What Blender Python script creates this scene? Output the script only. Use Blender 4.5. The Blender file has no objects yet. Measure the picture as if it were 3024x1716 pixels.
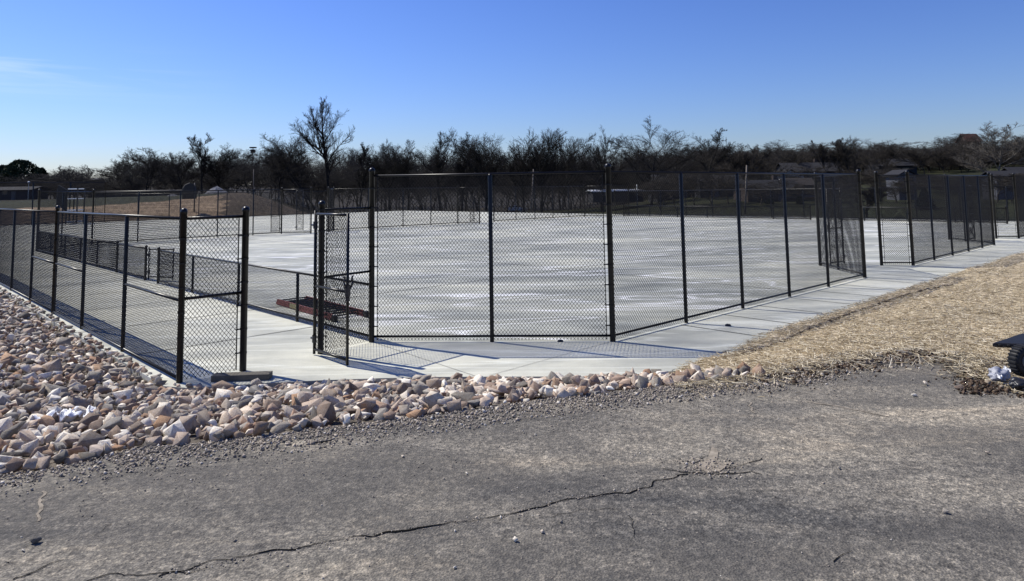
import bpy, bmesh, math, random
import numpy as np
from mathutils import Vector, Matrix, noise as mnoise
rnd = random.Random(7)
rng = np.random.default_rng(11)
scn = bpy.context.scene
COL = scn.collection

# ------------------------------------------------------------------ camera model (also used to survey positions)
F, CY, PIT, ROL, TH = 2069.98, 371.54, 0.09201, -0.015928, 0.81331
CX, HC = 1512.0, 2.72
_cp, _sp, _cr, _sr = math.cos(PIT), math.sin(PIT), math.cos(ROL), math.sin(ROL)
FWD = np.array([0, _cp, _sp]); _up = np.array([0, -_sp, _cp]); _rt = np.array([1., 0, 0])
RT = _cr*_rt + _sr*_up; UP = -_sr*_rt + _cr*_up
ORG = np.array([0, 0, HC])
def ray(x, y): return FWD + RT*(x-CX)/F - UP*(y-CY)/F
def gnd(x, y, z=0.0):
    d = ray(x, y); return ORG + d*((z-HC)/d[2])
def at(x, y, Y):
    d = ray(x, y); return ORG + d*(Y/d[1])
D2 = np.array([math.sin(TH), math.cos(TH)]); D1 = np.array([-math.cos(TH), math.sin(TH)])
def W(u, v): return u*D2 + v*D1
def UV(x, y): return x*D2[0]+y*D2[1], x*D1[0]+y*D1[1]

# ------------------------------------------------------------------ helpers
def tag(o, label=None, cat=None, group=None, kind=None):
    if label: o['label'] = label
    if cat: o['category'] = cat
    if group: o['group'] = group
    if kind: o['kind'] = kind
    return o
def empty(name, loc, label, cat, group=None, rz=0.0):
    o = bpy.data.objects.new(name, None); COL.objects.link(o)
    o.location = loc; o.rotation_euler = (0, 0, rz); o.empty_display_size = .2
    return tag(o, label, cat, group)
class MB:
    def __init__(s): s.v = []; s.f = []; s.n = 0; s.mi = []
    def add(s, V, Fs, mi=0):
        V = np.asarray(V, float).reshape(-1, 3); s.v.append(V)
        for f in Fs: s.f.append([i+s.n for i in f]); s.mi.append(mi)
        s.n += len(V)
    def box(s, c, size, rz=0.0, mi=0, rot=None):
        x, y, z = np.array(size)/2
        P = np.array([[-x,-y,-z],[x,-y,-z],[x,y,-z],[-x,y,-z],[-x,-y,z],[x,-y,z],[x,y,z],[-x,y,z]])
        if rot is not None: P = P @ np.array(rot).T
        elif rz:
            a = math.cos(rz); b = math.sin(rz)
            P = P @ np.array([[a,b,0],[-b,a,0],[0,0,1]])
        s.add(P+np.array(c), [(0,3,2,1),(4,5,6,7),(0,1,5,4),(1,2,6,5),(2,3,7,6),(3,0,4,7)], mi)
    def tube(s, p0, p1, r0, r1=None, n=8, caps=True, mi=0):
        p0 = np.array(p0, float); p1 = np.array(p1, float); r1 = r0 if r1 is None else r1
        d = p1-p0; L = np.linalg.norm(d)
        if L < 1e-7: return
        d /= L; a = np.array([0,0,1.]) if abs(d[2]) < .9 else np.array([1.,0,0])
        e = np.cross(a, d); e /= np.linalg.norm(e); g = np.cross(d, e)
        t = np.arange(n)*2*math.pi/n
        ring = np.outer(np.cos(t), e)+np.outer(np.sin(t), g)
        V = np.vstack([p0+ring*r0, p1+ring*r1])
        Fs = [(i, (i+1) % n, n+(i+1) % n, n+i) for i in range(n)]
        if caps: Fs += [tuple(range(n))[::-1], tuple(range(n, 2*n))]
        s.add(V, Fs, mi)
    def path(s, pts, r, n=8, mi=0):
        for i in range(len(pts)-1):
            rr = r if not hasattr(r, '__len__') else r[i]
            rr2 = r if not hasattr(r, '__len__') else r[i+1]
            s.tube(pts[i], pts[i+1], rr, rr2, n, True, mi)
    def lathe(s, c, prof, n=14, mi=0, axis=None):
        # prof: list of (radius, height); axis matrix 3x3 optional
        V = []; t = np.arange(n)*2*math.pi/n
        for r, h in prof:
            for a in t: V.append((r*math.cos(a), r*math.sin(a), h))
        V = np.array(V)
        if axis is not None: V = V @ np.array(axis).T
        m = len(prof)
        Fs = [(j*n+i, j*n+(i+1) % n, (j+1)*n+(i+1) % n, (j+1)*n+i) for j in range(m-1) for i in range(n)]
        s.add(V+np.array(c), Fs, mi)
    def build(s, name, mat, parent=None, smooth=False):
        V = np.vstack(s.v) if s.v else np.zeros((0, 3))
        me = bpy.data.meshes.new(name)
        if parent is not None:
            q = parent
            while q.parent is not None: q = q.parent
            if q.rotation_euler[2] == 0: V = V-np.array(q.location)
        me.from_pydata(V.tolist(), [], s.f)
        for m in (mat if isinstance(mat, (list, tuple)) else [mat]): me.materials.append(m)
        if any(s.mi): me.polygons.foreach_set('material_index', s.mi)
        if smooth: me.polygons.foreach_set('use_smooth', [True]*len(me.polygons))
        me.update()
        o = bpy.data.objects.new(name, me); COL.objects.link(o)
        if parent is not None: o.parent = parent
        return o
def raw_mesh(name, V, quads, mat, smooth=False, attr=None):
    """fast mesh from numpy arrays; quads (N,k)"""
    me = bpy.data.meshes.new(name); k = quads.shape[1]; n = len(quads)
    me.vertices.add(len(V)); me.vertices.foreach_set('co', V.astype(np.float32).ravel())
    me.loops.add(n*k); me.loops.foreach_set('vertex_index', quads.astype(np.int32).ravel())
    me.polygons.add(n); me.polygons.foreach_set('loop_start', (np.arange(n)*k).astype(np.int32))
    me.polygons.foreach_set('loop_total', np.full(n, k, np.int32))
    if smooth: me.polygons.foreach_set('use_smooth', np.ones(n, bool))
    for m in (mat if isinstance(mat, (list, tuple)) else [mat]): me.materials.append(m)
    me.update(calc_edges=True)
    if attr is not None:
        a = me.attributes.new('rnd', 'FLOAT', 'POINT'); a.data.foreach_set('value', attr.astype(np.float32))
    return me
def link(name, me, parent=None, loc=(0, 0, 0)):
    o = bpy.data.objects.new(name, me); COL.objects.link(o); o.location = loc
    if parent is not None: o.parent = parent
    return o
def tubes(P0, P1, R0, R1, n=3):
    """vectorised open tubes -> V, quads"""
    P0 = np.asarray(P0, float); P1 = np.asarray(P1, float); m = len(P0)
    R0 = np.broadcast_to(np.asarray(R0, float), (m,)); R1 = np.broadcast_to(np.asarray(R1, float), (m,))
    d = P1-P0; L = np.linalg.norm(d, axis=1, keepdims=True); L[L == 0] = 1; d = d/L
    a = np.where(np.abs(d[:, 2:3]) < .9, np.array([[0, 0, 1.]]), np.array([[1., 0, 0]]))
    e = np.cross(a, d); e /= np.linalg.norm(e, axis=1, keepdims=True); g = np.cross(d, e)
    t = np.arange(n)*2*math.pi/n
    ring = np.cos(t)[None, :, None]*e[:, None]+np.sin(t)[None, :, None]*g[:, None]
    V = np.concatenate([P0[:, None]+ring*R0[:, None, None], P1[:, None]+ring*R1[:, None, None]], axis=1).reshape(-1, 3)
    i = np.arange(n); j = (i+1) % n
    q = np.stack([i, j, n+j, n+i], axis=1)
    Q = (np.arange(m)*2*n)[:, None, None]+q[None]
    return V, Q.reshape(-1, 4)

# ------------------------------------------------------------------ materials
def newmat(name, rough=.8, spec=.3):
    m = bpy.data.materials.new(name); m.use_nodes = True
    nt = m.node_tree; b = nt.nodes['Principled BSDF']
    b.inputs['Roughness'].default_value = rough
    b.inputs['Specular IOR Level'].default_value = spec
    return m, nt, b
def N(nt, t, **kw):
    n = nt.nodes.new(t)
    for k, v in kw.items():
        if k in n.inputs: n.inputs[k].default_value = v
        else: setattr(n, k, v)
    return n
def ramp(nt, stops, interp='LINEAR'):
    r = nt.nodes.new('ShaderNodeValToRGB'); cr = r.color_ramp; cr.interpolation = interp
    while len(cr.elements) > 1: cr.elements.remove(cr.elements[-1])
    cr.elements[0].position = stops[0][0]; c = stops[0][1]; cr.elements[0].color = (*c, 1) if len(c) == 3 else c
    for p, c in stops[1:]:
        e = cr.elements.new(p); e.color = (*c, 1) if len(c) == 3 else c
    return r
def coords(nt, scale=(1, 1, 1), rot=0.0, src='Object'):
    tc = N(nt, 'ShaderNodeTexCoord'); mp = N(nt, 'ShaderNodeMapping')
    mp.inputs['Scale'].default_value = scale; mp.inputs['Rotation'].default_value = (0, 0, rot)
    nt.links.new(tc.outputs[src], mp.inputs['Vector']); return mp.outputs['Vector']
def noise(nt, vec, scale, detail=4, rough=.55, dist=0.0):
    n = N(nt, 'ShaderNodeTexNoise'); n.inputs['Scale'].default_value = scale
    n.inputs['Detail'].default_value = detail; n.inputs['Roughness'].default_value = rough
    n.inputs['Distortion'].default_value = dist
    nt.links.new(vec, n.inputs['Vector']); return n.outputs['Fac']
def mix(nt, fac, a, b, mode='MIX'):
    m = N(nt, 'ShaderNodeMix', data_type='RGBA', blend_type=mode)
    for i, x in ((0, fac), (6, a), (7, b)):
        if isinstance(x, bpy.types.NodeSocket): nt.links.new(x, m.inputs[i])
        elif i == 0: m.inputs[0].default_value = x
        else: m.inputs[i].default_value = (*x, 1)
    return m.outputs[2]
def math_(nt, op, a, b=0.0, clamp=False):
    m = N(nt, 'ShaderNodeMath', operation=op); m.use_clamp = clamp
    for i, x in ((0, a), (1, b)):
        if isinstance(x, bpy.types.NodeSocket): nt.links.new(x, m.inputs[i])
        else: m.inputs[i].default_value = x
    return m.outputs[0]
def bump(nt, b, h, strength=.3, dist=.02):
    n = N(nt, 'ShaderNodeBump'); n.inputs['Strength'].default_value = strength; n.inputs['Distance'].default_value = dist
    nt.links.new(h, n.inputs['Height']); nt.links.new(n.outputs['Normal'], b.inputs['Normal'])
def simple(name, col, rough=.7, var=.15, scale=8, spec=.3, metal=0.0, bmp=.0):
    m, nt, b = newmat(name, rough, spec)
    v = coords(nt); f = noise(nt, v, scale, 5)
    c0 = tuple(c*(1-var) for c in col); c1 = tuple(min(1, c*(1+var)) for c in col)
    r = ramp(nt, [(.3, c0), (.7, c1)]); nt.links.new(f, r.inputs[0]); nt.links.new(r.outputs[0], b.inputs['Base Color'])
    b.inputs['Metallic'].default_value = metal
    if bmp: bump(nt, b, f, bmp, .02)
    return m

M_vinyl = simple('black_vinyl', (.004, .004, .005), .36, .3, 20, .35)
M_wire = simple('black_wire', (.007, .007, .010), .6, .3, 20, .15)
def m_concrete():
    m, nt, b = newmat('concrete', .82, .25)
    v = coords(nt)
    big = noise(nt, v, .16, 4, .55, .6)
    vs = coords(nt, (.45, .95, 1), -.12); st = noise(nt, vs, .6, 7, .62, .8)
    vs2 = coords(nt, (.10, .7, 1), -.25); st2 = noise(nt, vs2, 1.1, 3, .5, 1.2)
    fine = noise(nt, v, 40, 3, .6); mid = noise(nt, v, 3.0, 6, .7)
    r1 = ramp(nt, [(.28, (.31, .312, .315)), (.42, (.41, .41, .405)), (.55, (.515, .508, .49)), (.72, (.64, .625, .595))]); nt.links.new(st, r1.inputs[0])
    r2 = ramp(nt, [(.3, (.76, .77, .78)), (.7, (1.14, 1.13, 1.1))]); nt.links.new(big, r2.inputs[0])
    c = mix(nt, 1.0, r1.outputs[0], r2.outputs[0], 'MULTIPLY')
    # thin bright curing streaks
    d = math_(nt, 'ABSOLUTE', math_(nt, 'SUBTRACT', st2, .5))
    rs = ramp(nt, [(0, (1, 1, 1)), (.018, (.35, .35, .35)), (.04, (0, 0, 0))]); nt.links.new(d, rs.inputs[0])
    c = mix(nt, math_(nt, 'MULTIPLY', rs.outputs[0], .45), c, (.74, .75, .76))
    r3 = ramp(nt, [(.25, (.86, .86, .86)), (.75, (1.1, 1.1, 1.1))]); nt.links.new(mid, r3.inputs[0])
    c = mix(nt, .7, c, r3.outputs[0], 'MULTIPLY')
    r4 = ramp(nt, [(.3, (.9, .9, .9)), (.7, (1.08, 1.08, 1.08))]); nt.links.new(fine, r4.inputs[0])
    c = mix(nt, .8, c, r4.outputs[0], 'MULTIPLY')
    c = mix(nt, 1, c, (1.10, 1.11, .98), 'MULTIPLY')
    nt.links.new(c, b.inputs['Base Color'])
    rr = ramp(nt, [(.3, (.62, .62, .62)), (.7, (.9, .9, .9))]); nt.links.new(st, rr.inputs[0]); nt.links.new(rr.outputs[0], b.inputs['Roughness'])
    bump(nt, b, fine, .25, .004)
    return m
M_conc = m_concrete()
def m_asphalt():
    m, nt, b = newmat('asphalt', .9, .2)
    v = coords(nt)
    ag = N(nt, 'ShaderNodeTexVoronoi'); ag.inputs['Scale'].default_value = 70; nt.links.new(v, ag.inputs['Vector'])
    fine = noise(nt, v, 34, 6, .8); f2 = noise(nt, v, 9, 5, .75)
    big = noise(nt, v, .45, 5, .6, .4)
    vs = coords(nt, (.35, 1.4, 1), .32); st = noise(nt, vs, .8, 6, .68, .6)
    r = ramp(nt, [(.34, (.055, .056, .06)), (.5, (.15, .148, .143)), (.66, (.33, .318, .298))]); nt.links.new(fine, r.inputs[0])
    r2 = ramp(nt, [(.32, (.48, .50, .54)), (.46, (.85, .85, .85)), (.56, (1.05, 1.04, 1.01)), (.70, (1.55, 1.47, 1.34))]); nt.links.new(st, r2.inputs[0])
    c = mix(nt, 1, r.outputs[0], r2.outputs[0], 'MULTIPLY')
    r3 = ramp(nt, [(.3, (.8, .8, .82)), (.7, (1.25, 1.22, 1.18))]); nt.links.new(big, r3.inputs[0])
    c = mix(nt, 1, c, r3.outputs[0], 'MULTIPLY')
    r5 = ramp(nt, [(.35, (.7, .7, .7)), (.65, (1.3, 1.3, 1.28))]); nt.links.new(f2, r5.inputs[0])
    c = mix(nt, .8, c, r5.outputs[0], 'MULTIPLY')
    # pale stone chips
    vc = N(nt, 'ShaderNodeTexVoronoi'); vc.inputs['Scale'].default_value = 32; nt.links.new(v, vc.inputs['Vector'])
    rc = ramp(nt, [(.0, (1, 1, 1)), (.16, (1, 1, 1)), (.22, (0, 0, 0))]); nt.links.new(vc.outputs['Distance'], rc.inputs[0])
    sep = N(nt, 'ShaderNodeSeparateColor'); nt.links.new(vc.outputs['Color'], sep.inputs[0])
    k = math_(nt, 'MULTIPLY', rc.outputs[0], math_(nt, 'GREATER_THAN', sep.outputs[0], .72))
    c = mix(nt, math_(nt, 'MULTIPLY', k, .6), c, (.33, .31, .285))
    vd = N(nt, 'ShaderNodeTexVoronoi'); vd.inputs['Scale'].default_value = 46; nt.links.new(v, vd.inputs['Vector'])
    sp2 = N(nt, 'ShaderNodeSeparateColor'); nt.links.new(vd.outputs['Color'], sp2.inputs[0])
    rg = ramp(nt, [(.0, (.45, .45, .46)), (.3, (.8, .8, .8)), (.6, (1.05, 1.04, 1.02)), (.85, (1.5, 1.46, 1.4)), (1, (1.9, 1.8, 1.65))]); nt.links.new(sp2.outputs[1], rg.inputs[0])
    c = mix(nt, .42, c, rg.outputs[0], 'MULTIPLY')
    pt = noise(nt, coords(nt, (.55, 1.0, 1), .5), .55, 6, .62, 1.1)
    rp = ramp(nt, [(.42, (0, 0, 0)), (.56, (1, 1, 1))]); nt.links.new(pt, rp.inputs[0])
    dk = mix(nt, .55, c, (.062, .062, .064)); c = mix(nt, rp.outputs[0], dk, c)
    c = mix(nt, 1, c, (1.32, 1.25, 1.10), 'MULTIPLY')
    nt.links.new(c, b.inputs['Base Color'])
    h = math_(nt, 'ADD', fine, math_(nt, 'MULTIPLY', ag.outputs['Distance'], .8))
    bump(nt, b, h, .9, .009)
    return m
M_asph = m_asphalt()
def m_noisy(name, stops, scale, rough=.95, bs=.5, bd=.03, big=None, detail=8, sc=(1, 1, 1), rot=0):
    m, nt, b = newmat(name, rough, .15)
    v = coords(nt, sc, rot); f = noise(nt, v, scale, detail, .7, .3)
    r = ramp(nt, stops); nt.links.new(f, r.inputs[0]); c = r.outputs[0]
    if big:
        g = noise(nt, coords(nt), big, 4, .6); r2 = ramp(nt, [(.3, (.65, .65, .65)), (.7, (1.3, 1.3, 1.3))]); nt.links.new(g, r2.inputs[0])
        c = mix(nt, 1, c, r2.outputs[0], 'MULTIPLY')
    nt.links.new(c, b.inputs['Base Color']); bump(nt, b, f, bs, bd); return m
M_strawg = m_noisy('straw_ground', [(.34, (.085, .066, .043)), (.46, (.32, .258, .17)), (.54, (.58, .485, .34)), (.66, (.82, .73, .55))], 8, .9, .8, .04, .5, sc=(.6, 1.6, 1), rot=.3)
M_soil = m_noisy('soil', [(.3, (.05, .036, .025)), (.5, (.13, .098, .07)), (.7, (.24, .19, .14))], 7, .95, 1, .05, .6)
M_grassf = m_noisy('grass', [(.3, (.010, .012, .005)), (.5, (.026, .029, .012)), (.7, (.055, .055, .028))], 1.4, .95, .6, .1, .05)
M_mound = m_noisy('mound', [(.3, (.04, .030, .021)), (.5, (.075, .056, .039)), (.7, (.12, .09, .06))], .5, .95, .6, .2, .05)
M_fstraw = m_noisy('far_straw', [(.3, (.09, .06, .035)), (.5, (.21, .15, .095)), (.7, (.36, .27, .18))], .55, .95, .6, .2, .07, sc=(.5, 1.3, 1))
M_wood_floor = m_noisy('woodland_floor', [(.3, (.012, .011, .009)), (.5, (.028, .024, .018)), (.7, (.05, .043, .032))], .3, .95, .6, .3, .02)
M_gravelg = m_noisy('gravel_ground', [(.3, (.05, .042, .034)), (.5, (.15, .13, .105)), (.7, (.32, .28, .23))], 22, .95, 1, .03, .8)
def m_rock():
    m, nt, b = newmat('limestone', .85, .25)
    a = N(nt, 'ShaderNodeAttribute'); a.attribute_name = 'rnd'
    r = ramp(nt, [(0, (.17, .17, .175)), (.10, (.32, .31, .30)), (.19, (.30, .195, .145)), (.27, (.66, .64, .60)), (.35, (.36, .27, .225)), (.44, (.13, .125, .12)),
                  (.53, (.42, .40, .38)), (.62, (.80, .79, .77)), (.69, (.40, .27, .185)), (.77, (.20, .19, .185)), (.85, (.50, .42, .37)), (.93, (.70, .69, .66)), (1, (.88, .87, .84))]); nt.links.new(a.outputs['Fac'], r.inputs[0])
    v = coords(nt); f = noise(nt, v, 14, 6, .7); f2 = noise(nt, v, 5, 4, .6)
    r2 = ramp(nt, [(.3, (.68, .64, .6)), (.7, (1.22, 1.2, 1.18))]); nt.links.new(f, r2.inputs[0])
    c = mix(nt, 1, r.outputs[0], r2.outputs[0], 'MULTIPLY')
    r3 = ramp(nt, [(.48, (1, 1, 1)), (.66, (.86, .74, .63))]); nt.links.new(f2, r3.inputs[0])
    c = mix(nt, .8, c, r3.outputs[0], 'MULTIPLY'); c = mix(nt, 1, c, (1.16, 1.13, 1.02), 'MULTIPLY')
    nt.links.new(c, b.inputs['Base Color']); bump(nt, b, f, .6, .02); return m
M_rock = m_rock()
def m_attr(name, stops, rough=.9):
    m, nt, b = newmat(name, rough, .2); a = N(nt, 'ShaderNodeAttribute'); a.attribute_name = 'rnd'
    r = ramp(nt, stops); nt.links.new(a.outputs['Fac'], r.inputs[0]); nt.links.new(r.outputs[0], b.inputs['Base Color']); return m
M_chip = m_attr('stone_chips', [(0, (.12, .11, .10)), (.3, (.22, .195, .165)), (.6, (.34, .29, .24)), (.85, (.44, .38, .30)), (1, (.62, .58, .52))])
M_clod = m_attr('soil_clods', [(0, (.03, .02, .013)), (.5, (.075, .05, .034)), (.85, (.16, .115, .078)), (1, (.30, .25, .19))])
M_straw = m_attr('straw_blades', [(0, (.17, .13, .08)), (.35, (.46, .38, .245)), (.6, (.72, .62, .43)), (1, (.90, .83, .66))], .75)
M_crack = simple('crack', (.008, .008, .008), 1, .2, 20, 0)
M_joint_shade = simple('joint_and_shade', (.06, .06, .06), .95, .2, 20, .1)
M_bark = m_noisy('bark', [(.3, (.010, .0095, .009)), (.5, (.024, .022, .020)), (.7, (.05, .045, .04))], 4, .95, .5, .05)
M_bark3 = m_noisy('grey_brown_bark', [(.3, (.020, .019, .019)), (.5, (.042, .040, .039)), (.7, (.078, .073, .070))], 2, .95, .5, .05)
M_bark2 = m_noisy('brown_bark', [(.3, (.026, .023, .020)), (.5, (.050, .044, .038)), (.7, (.088, .078, .066))], 4, .95, .5, .05)
M_barkp = m_noisy('pale_bark', [(.3, (.05, .045, .038)), (.5, (.11, .098, .082)), (.7, (.22, .20, .17))], 3, .9, .5, .05)
M_everg = simple('evergreen', (.030, .042, .022), .9, .5, 1.2, .1)
M_spruce = simple('spruce', (.012, .022, .020), .9, .5, 2, .1)
M_red = simple('red_fibreglass', (.21, .075, .07), .7, .5, 9, .3)
M_label = simple('yellow_label', (.34, .30, .17), .6, .3, 20)
M_alum = simple('black_metal', (.02, .02, .022), .4, .3, 20, .5)
M_lumber = simple('weathered_lumber', (.15, .135, .105), .85, .25, 6, .2, bmp=.4)
M_plastic = simple('white_plastic', (.80, .81, .83), .35, .06, 10, .5)
M_greybag = simple('grey_bag', (.30, .31, .35), .5, .2, 12, .4)
M_rubber = simple('black_rubber', (.010, .010, .011), .6, .4, 30, .4)
M_pale = simple('pale_metal', (.5, .53, .5), .5, .1, 6, .4)
M_white = simple('white_paint', (.7, .7, .7), .5, .06, 4, .4)
M_trim = simple('worn_trim', (.09, .09, .095), .7, .06, 4, .3)
M_glass = simple('dark_glass', (.02, .025, .035), .12, .2, 3, .6)
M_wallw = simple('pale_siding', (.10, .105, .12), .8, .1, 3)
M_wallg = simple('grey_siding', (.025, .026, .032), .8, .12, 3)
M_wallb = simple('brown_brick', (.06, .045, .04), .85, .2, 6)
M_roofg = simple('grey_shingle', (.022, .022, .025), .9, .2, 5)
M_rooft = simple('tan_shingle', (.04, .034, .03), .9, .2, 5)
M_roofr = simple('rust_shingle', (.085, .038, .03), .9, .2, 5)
M_roofw = simple('pale_metal_roof', (.55, .57, .6), .45, .08, 2, .5)
M_pole = simple('weathered_pole', (.20, .17, .14), .9, .2, 3)
M_gpile = m_noisy('gravel_pile', [(.3, (.10, .10, .11)), (.7, (.24, .24, .25))], 2, .95, .5, .1)

# ------------------------------------------------------------------ slab / asphalt outlines
def px_poly(pts, z): return [gnd(x, y, z)[:2] for x, y in pts]
ZA = 0.75
slab = [W(3.45, 11.0), gnd(560, 1146)[:2], gnd(650, 1140)[:2], gnd(800, 1131)[:2], gnd(950, 1123)[:2], gnd(1120, 1117)[:2], gnd(1300, 1113)[:2],
        gnd(1500, 1112)[:2], gnd(1700, 1112)[:2], gnd(1850, 1107)[:2], gnd(2000, 1095)[:2], gnd(2080, 1074)[:2], gnd(2165, 1047)[:2], W(12.5, 6.35), W(20, 6.4), W(30, 6.4), W(60.2, 6.4),
        W(60.2, 87), W(-8, 87), W(-8, 60), W(3.45, 60)]
slab = np.array(slab)
aedge_px = [(0, 1405), (147, 1385), (300, 1352), (393, 1325), (541, 1314), (737, 1292), (934, 1266), (1197, 1236), (1393, 1211), (1590, 1182), (1787, 1162), (2000, 1138), (2246, 1113),
            (2400, 1082), (2500, 1066), (2620, 1043), (2711, 1036), (2800, 1045), (2845, 1075), (2870, 1110), (2930, 1135), (3024, 1175)]
ae = px_poly(aedge_px, ZA)
dL = ae[0]-ae[2]; dL = dL/np.linalg.norm(dL)
dR = ae[-1]-ae[-3]; dR = dR/np.linalg.norm(dR)
asph = np.array([ae[0]+dL*30]+ae+[ae[-1]+np.array([6, 1.5]), ae[-1]+np.array([40, 9]), np.array([60, -25]), np.array([-60, -25])])
def pd(P, poly):
    """signed distance (+ outside) of points P (n,2) to polygon"""
    P = np.asarray(P, float); n = len(poly); best = np.full(len(P), 1e9); ins = np.zeros(len(P), bool)
    for i in range(n):
        a = poly[i]; b = poly[(i+1) % n]; ab = b-a
        t = np.clip(((P-a)@ab)/(ab@ab+1e-12), 0, 1)
        best = np.minimum(best, np.hypot(*(P-a-t[:, None]*ab).T))
        c = ((a[1] > P[:, 1]) != (b[1] > P[:, 1]))
        xx = (b[0]-a[0])*(P[:, 1]-a[1])/((b[1]-a[1]) if b[1] != a[1] else 1e-12)+a[0]
        ins ^= c & (P[:, 0] < xx)
    return np.where(ins, -best, best)
def sstep(a, b, x):
    t = np.clip((x-a)/(b-a), 0, 1); return t*t*(3-2*t)
def hfar(P):
    r = np.hypot(P[:, 0], P[:, 1]); px = 1512+2070*P[:, 0]/np.maximum(P[:, 1], 1.)
    zl = np.interp(r, [80, 92, 108, 125, 200, 300, 420, 520], [-.3, -.2, 1.4, 2.35, 2.3, 2.2, 6, 9])
    zm = np.interp(r, [70, 85, 110, 190, 235, 300, 420, 520], [-.3, -.5, -1.5, -3.0, -3.0, -1, 11, 15])
    zr = np.interp(r, [60, 78, 95, 120, 150, 195, 240, 300, 420], [-.3, -.5, -1.2, -.7, 0.5, 3.4, 6.6, 9.5, 12])
    wl = 1-sstep(700, 1010, px); wr = sstep(1650, 2150, px)
    u, v = UV(P[:, 0], P[:, 1])
    mound = 0.9*np.exp(-((px-720)/170)**2)*sstep(90, 112, r)*(1-sstep(150, 210, r))
    z = zl*wl+zm*(1-wl)*(1-wr)+zr*wr+mound*wl
    return z
def ground_h(P):
    P = np.asarray(P, float).reshape(-1, 2)
    ds = pd(P, slab); da = pd(P, asph)
    dsp = np.maximum(ds, 0); dap = np.maximum(da, 0)
    stw = sstep(0, .8, P[:, 0]-(2.05+.30*(10.6-P[:, 1])))
    near = -.10+.125*stw+(ZA+.08-.125*stw)*dsp/(dsp+dap+1e-6)
    near = near+.02*np.sin(P[:, 0]*2.1+1)*np.sin(P[:, 1]*1.7)*sstep(0, 1, dsp)*sstep(0, 1, dap)
    u, v = UV(P[:, 0], P[:, 1])
    r = np.hypot(P[:, 0], P[:, 1])
    w = sstep(48, 60, r)*sstep(0, 8, P[:, 1])
    z = near*(1-w)+hfar(P)*w
    z = np.where(da < 0, ZA-.03, z)
    z = np.where(ds < -.12, -.45, z)
    return z
def gh(x, y): return float(ground_h([[x, y]])[0])

# ---- terrain sheet
def axis(lo, a, b, hi, step, k):
    m = list(np.arange(a, b+1e-6, step)); s = step; x = b
    while x < hi: s *= k; x += s; m.append(x)
    s = step; x = a
    while x > lo: s *= k; x -= s; m.insert(0, x)
    return np.array(m)
xs = axis(-480, -22, 24, 480, .22, 1.055); ys = axis(-40, 2, 34, 560, .22, 1.05)
GX, GY = np.meshgrid(xs, ys); P2 = np.stack([GX.ravel(), GY.ravel()], 1)
Z = ground_h(P2)
rr_ = np.hypot(P2[:, 0], P2[:, 1])
Z += np.where(rr_ > 95, np.sin(P2[:, 0]*.11)*np.cos(P2[:, 1]*.07)*.35, 0)
nx, ny = len(xs), len(ys)
ii, jj = np.meshgrid(np.arange(nx-1), np.arange(ny-1)); a0 = (jj*nx+ii).ravel()
quads = np.stack([a0, a0+1, a0+nx+1, a0+nx], 1)
me = raw_mesh('ground', np.column_stack([P2, Z]), quads, [M_gravelg, M_strawg, M_soil, M_grassf, M_mound, M_fstraw, M_wood_floor], True)
cen = P2[quads].mean(1); dsl = pd(cen, slab); das = pd(cen, asph); u_, v_ = UV(cen[:, 0], cen[:, 1]); rc = np.hypot(*cen.T)
pxc = 1512+2070*cen[:, 0]/np.maximum(cen[:, 1], .5)
jit = np.sin(cen[:, 0]*3.1)*.25+np.sin(cen[:, 1]*4.7+cen[:, 0])*.2
STRAW_X = gnd(2075, 1110, .4)[:2]
def is_straw(P):
    P = np.asarray(P).reshape(-1, 2); u, v = UV(P[:, 0], P[:, 1])
    # right of the end of the rock bed
    return (P[:, 0] > 2.05+.30*(10.6-P[:, 1])) & (P[:, 1] > 2)
mi = np.zeros(len(cen), np.int32)
mi[is_straw(cen)] = 1
mi[(mi == 1) & (das < .8+jit*.9)] = 2
far = rc > 52
mi[far & (cen[:, 1] > 0)] = 3
lf = far & (v_ > 86.5) & (pxc < 1080)
s_ = v_-87+6*jit
mi[lf & (pxc < 660) & (s_ < 22)] = 5
mi[lf & (pxc >= 660-40*jit) & (s_ < 60)] = 4
mi[far & (cen[:, 1] > 0) & (rc > np.where(pxc < 1010, 150, np.where(pxc < 1900, 175, 320)))] = 6
me.polygons.foreach_set('material_index', mi)
g = link('ground', me); tag(g, kind='structure')

# ---- asphalt sheet, gently uneven
bm = bmesh.new()
vs = [bm.verts.new((p[0], p[1], ZA)) for p in asph]; bm.faces.new(vs)
bmesh.ops.recalc_face_normals(bm, faces=bm.faces)
if bm.faces[:][0].normal.z < 0: bmesh.ops.reverse_faces(bm, faces=bm.faces)
ext = bmesh.ops.extrude_face_region(bm, geom=bm.faces[:])
me = bpy.data.meshes.new('asphalt_road'); 
bm.free()
mb = MB(); npnt = len(asph)
top = np.column_stack([asph, np.full(npnt, ZA)])
# refine the edge so it wobbles like poured asphalt
ref = []
for i in range(npnt):
    a, b = asph[i], asph[(i+1) % npnt]; L = np.linalg.norm(b-a); k = max(1, int(L/.12)) if L < 25 else 1
    for j in range(k):
        p = a+(b-a)*j/k; w = .035*mnoise.noise(Vector((p[0]*3, p[1]*3, 0)))+.02*mnoise.noise(Vector((p[0]*11, p[1]*11, 3)))
        t = (b-a)/max(L, 1e-6); ref.append(p+np.array([-t[1], t[0]])*w)
ref = np.array(ref); m_ = len(ref)
mb.add(np.column_stack([ref, np.full(m_, ZA)]), [tuple(range(m_))[::-1]])
mb.add(np.vstack([np.column_stack([ref, np.full(m_, ZA)]), np.column_stack([ref, np.full(m_, ZA-.12)])]), [(i, (i+1) % m_, m_+(i+1) % m_, m_+i) for i in range(m_)])
o = mb.build('asphalt_road', M_asph); tag(o, kind='structure')
bm = bmesh.new(); bm.from_mesh(o.data); bmesh.ops.recalc_face_normals(bm, faces=bm.faces)
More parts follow.
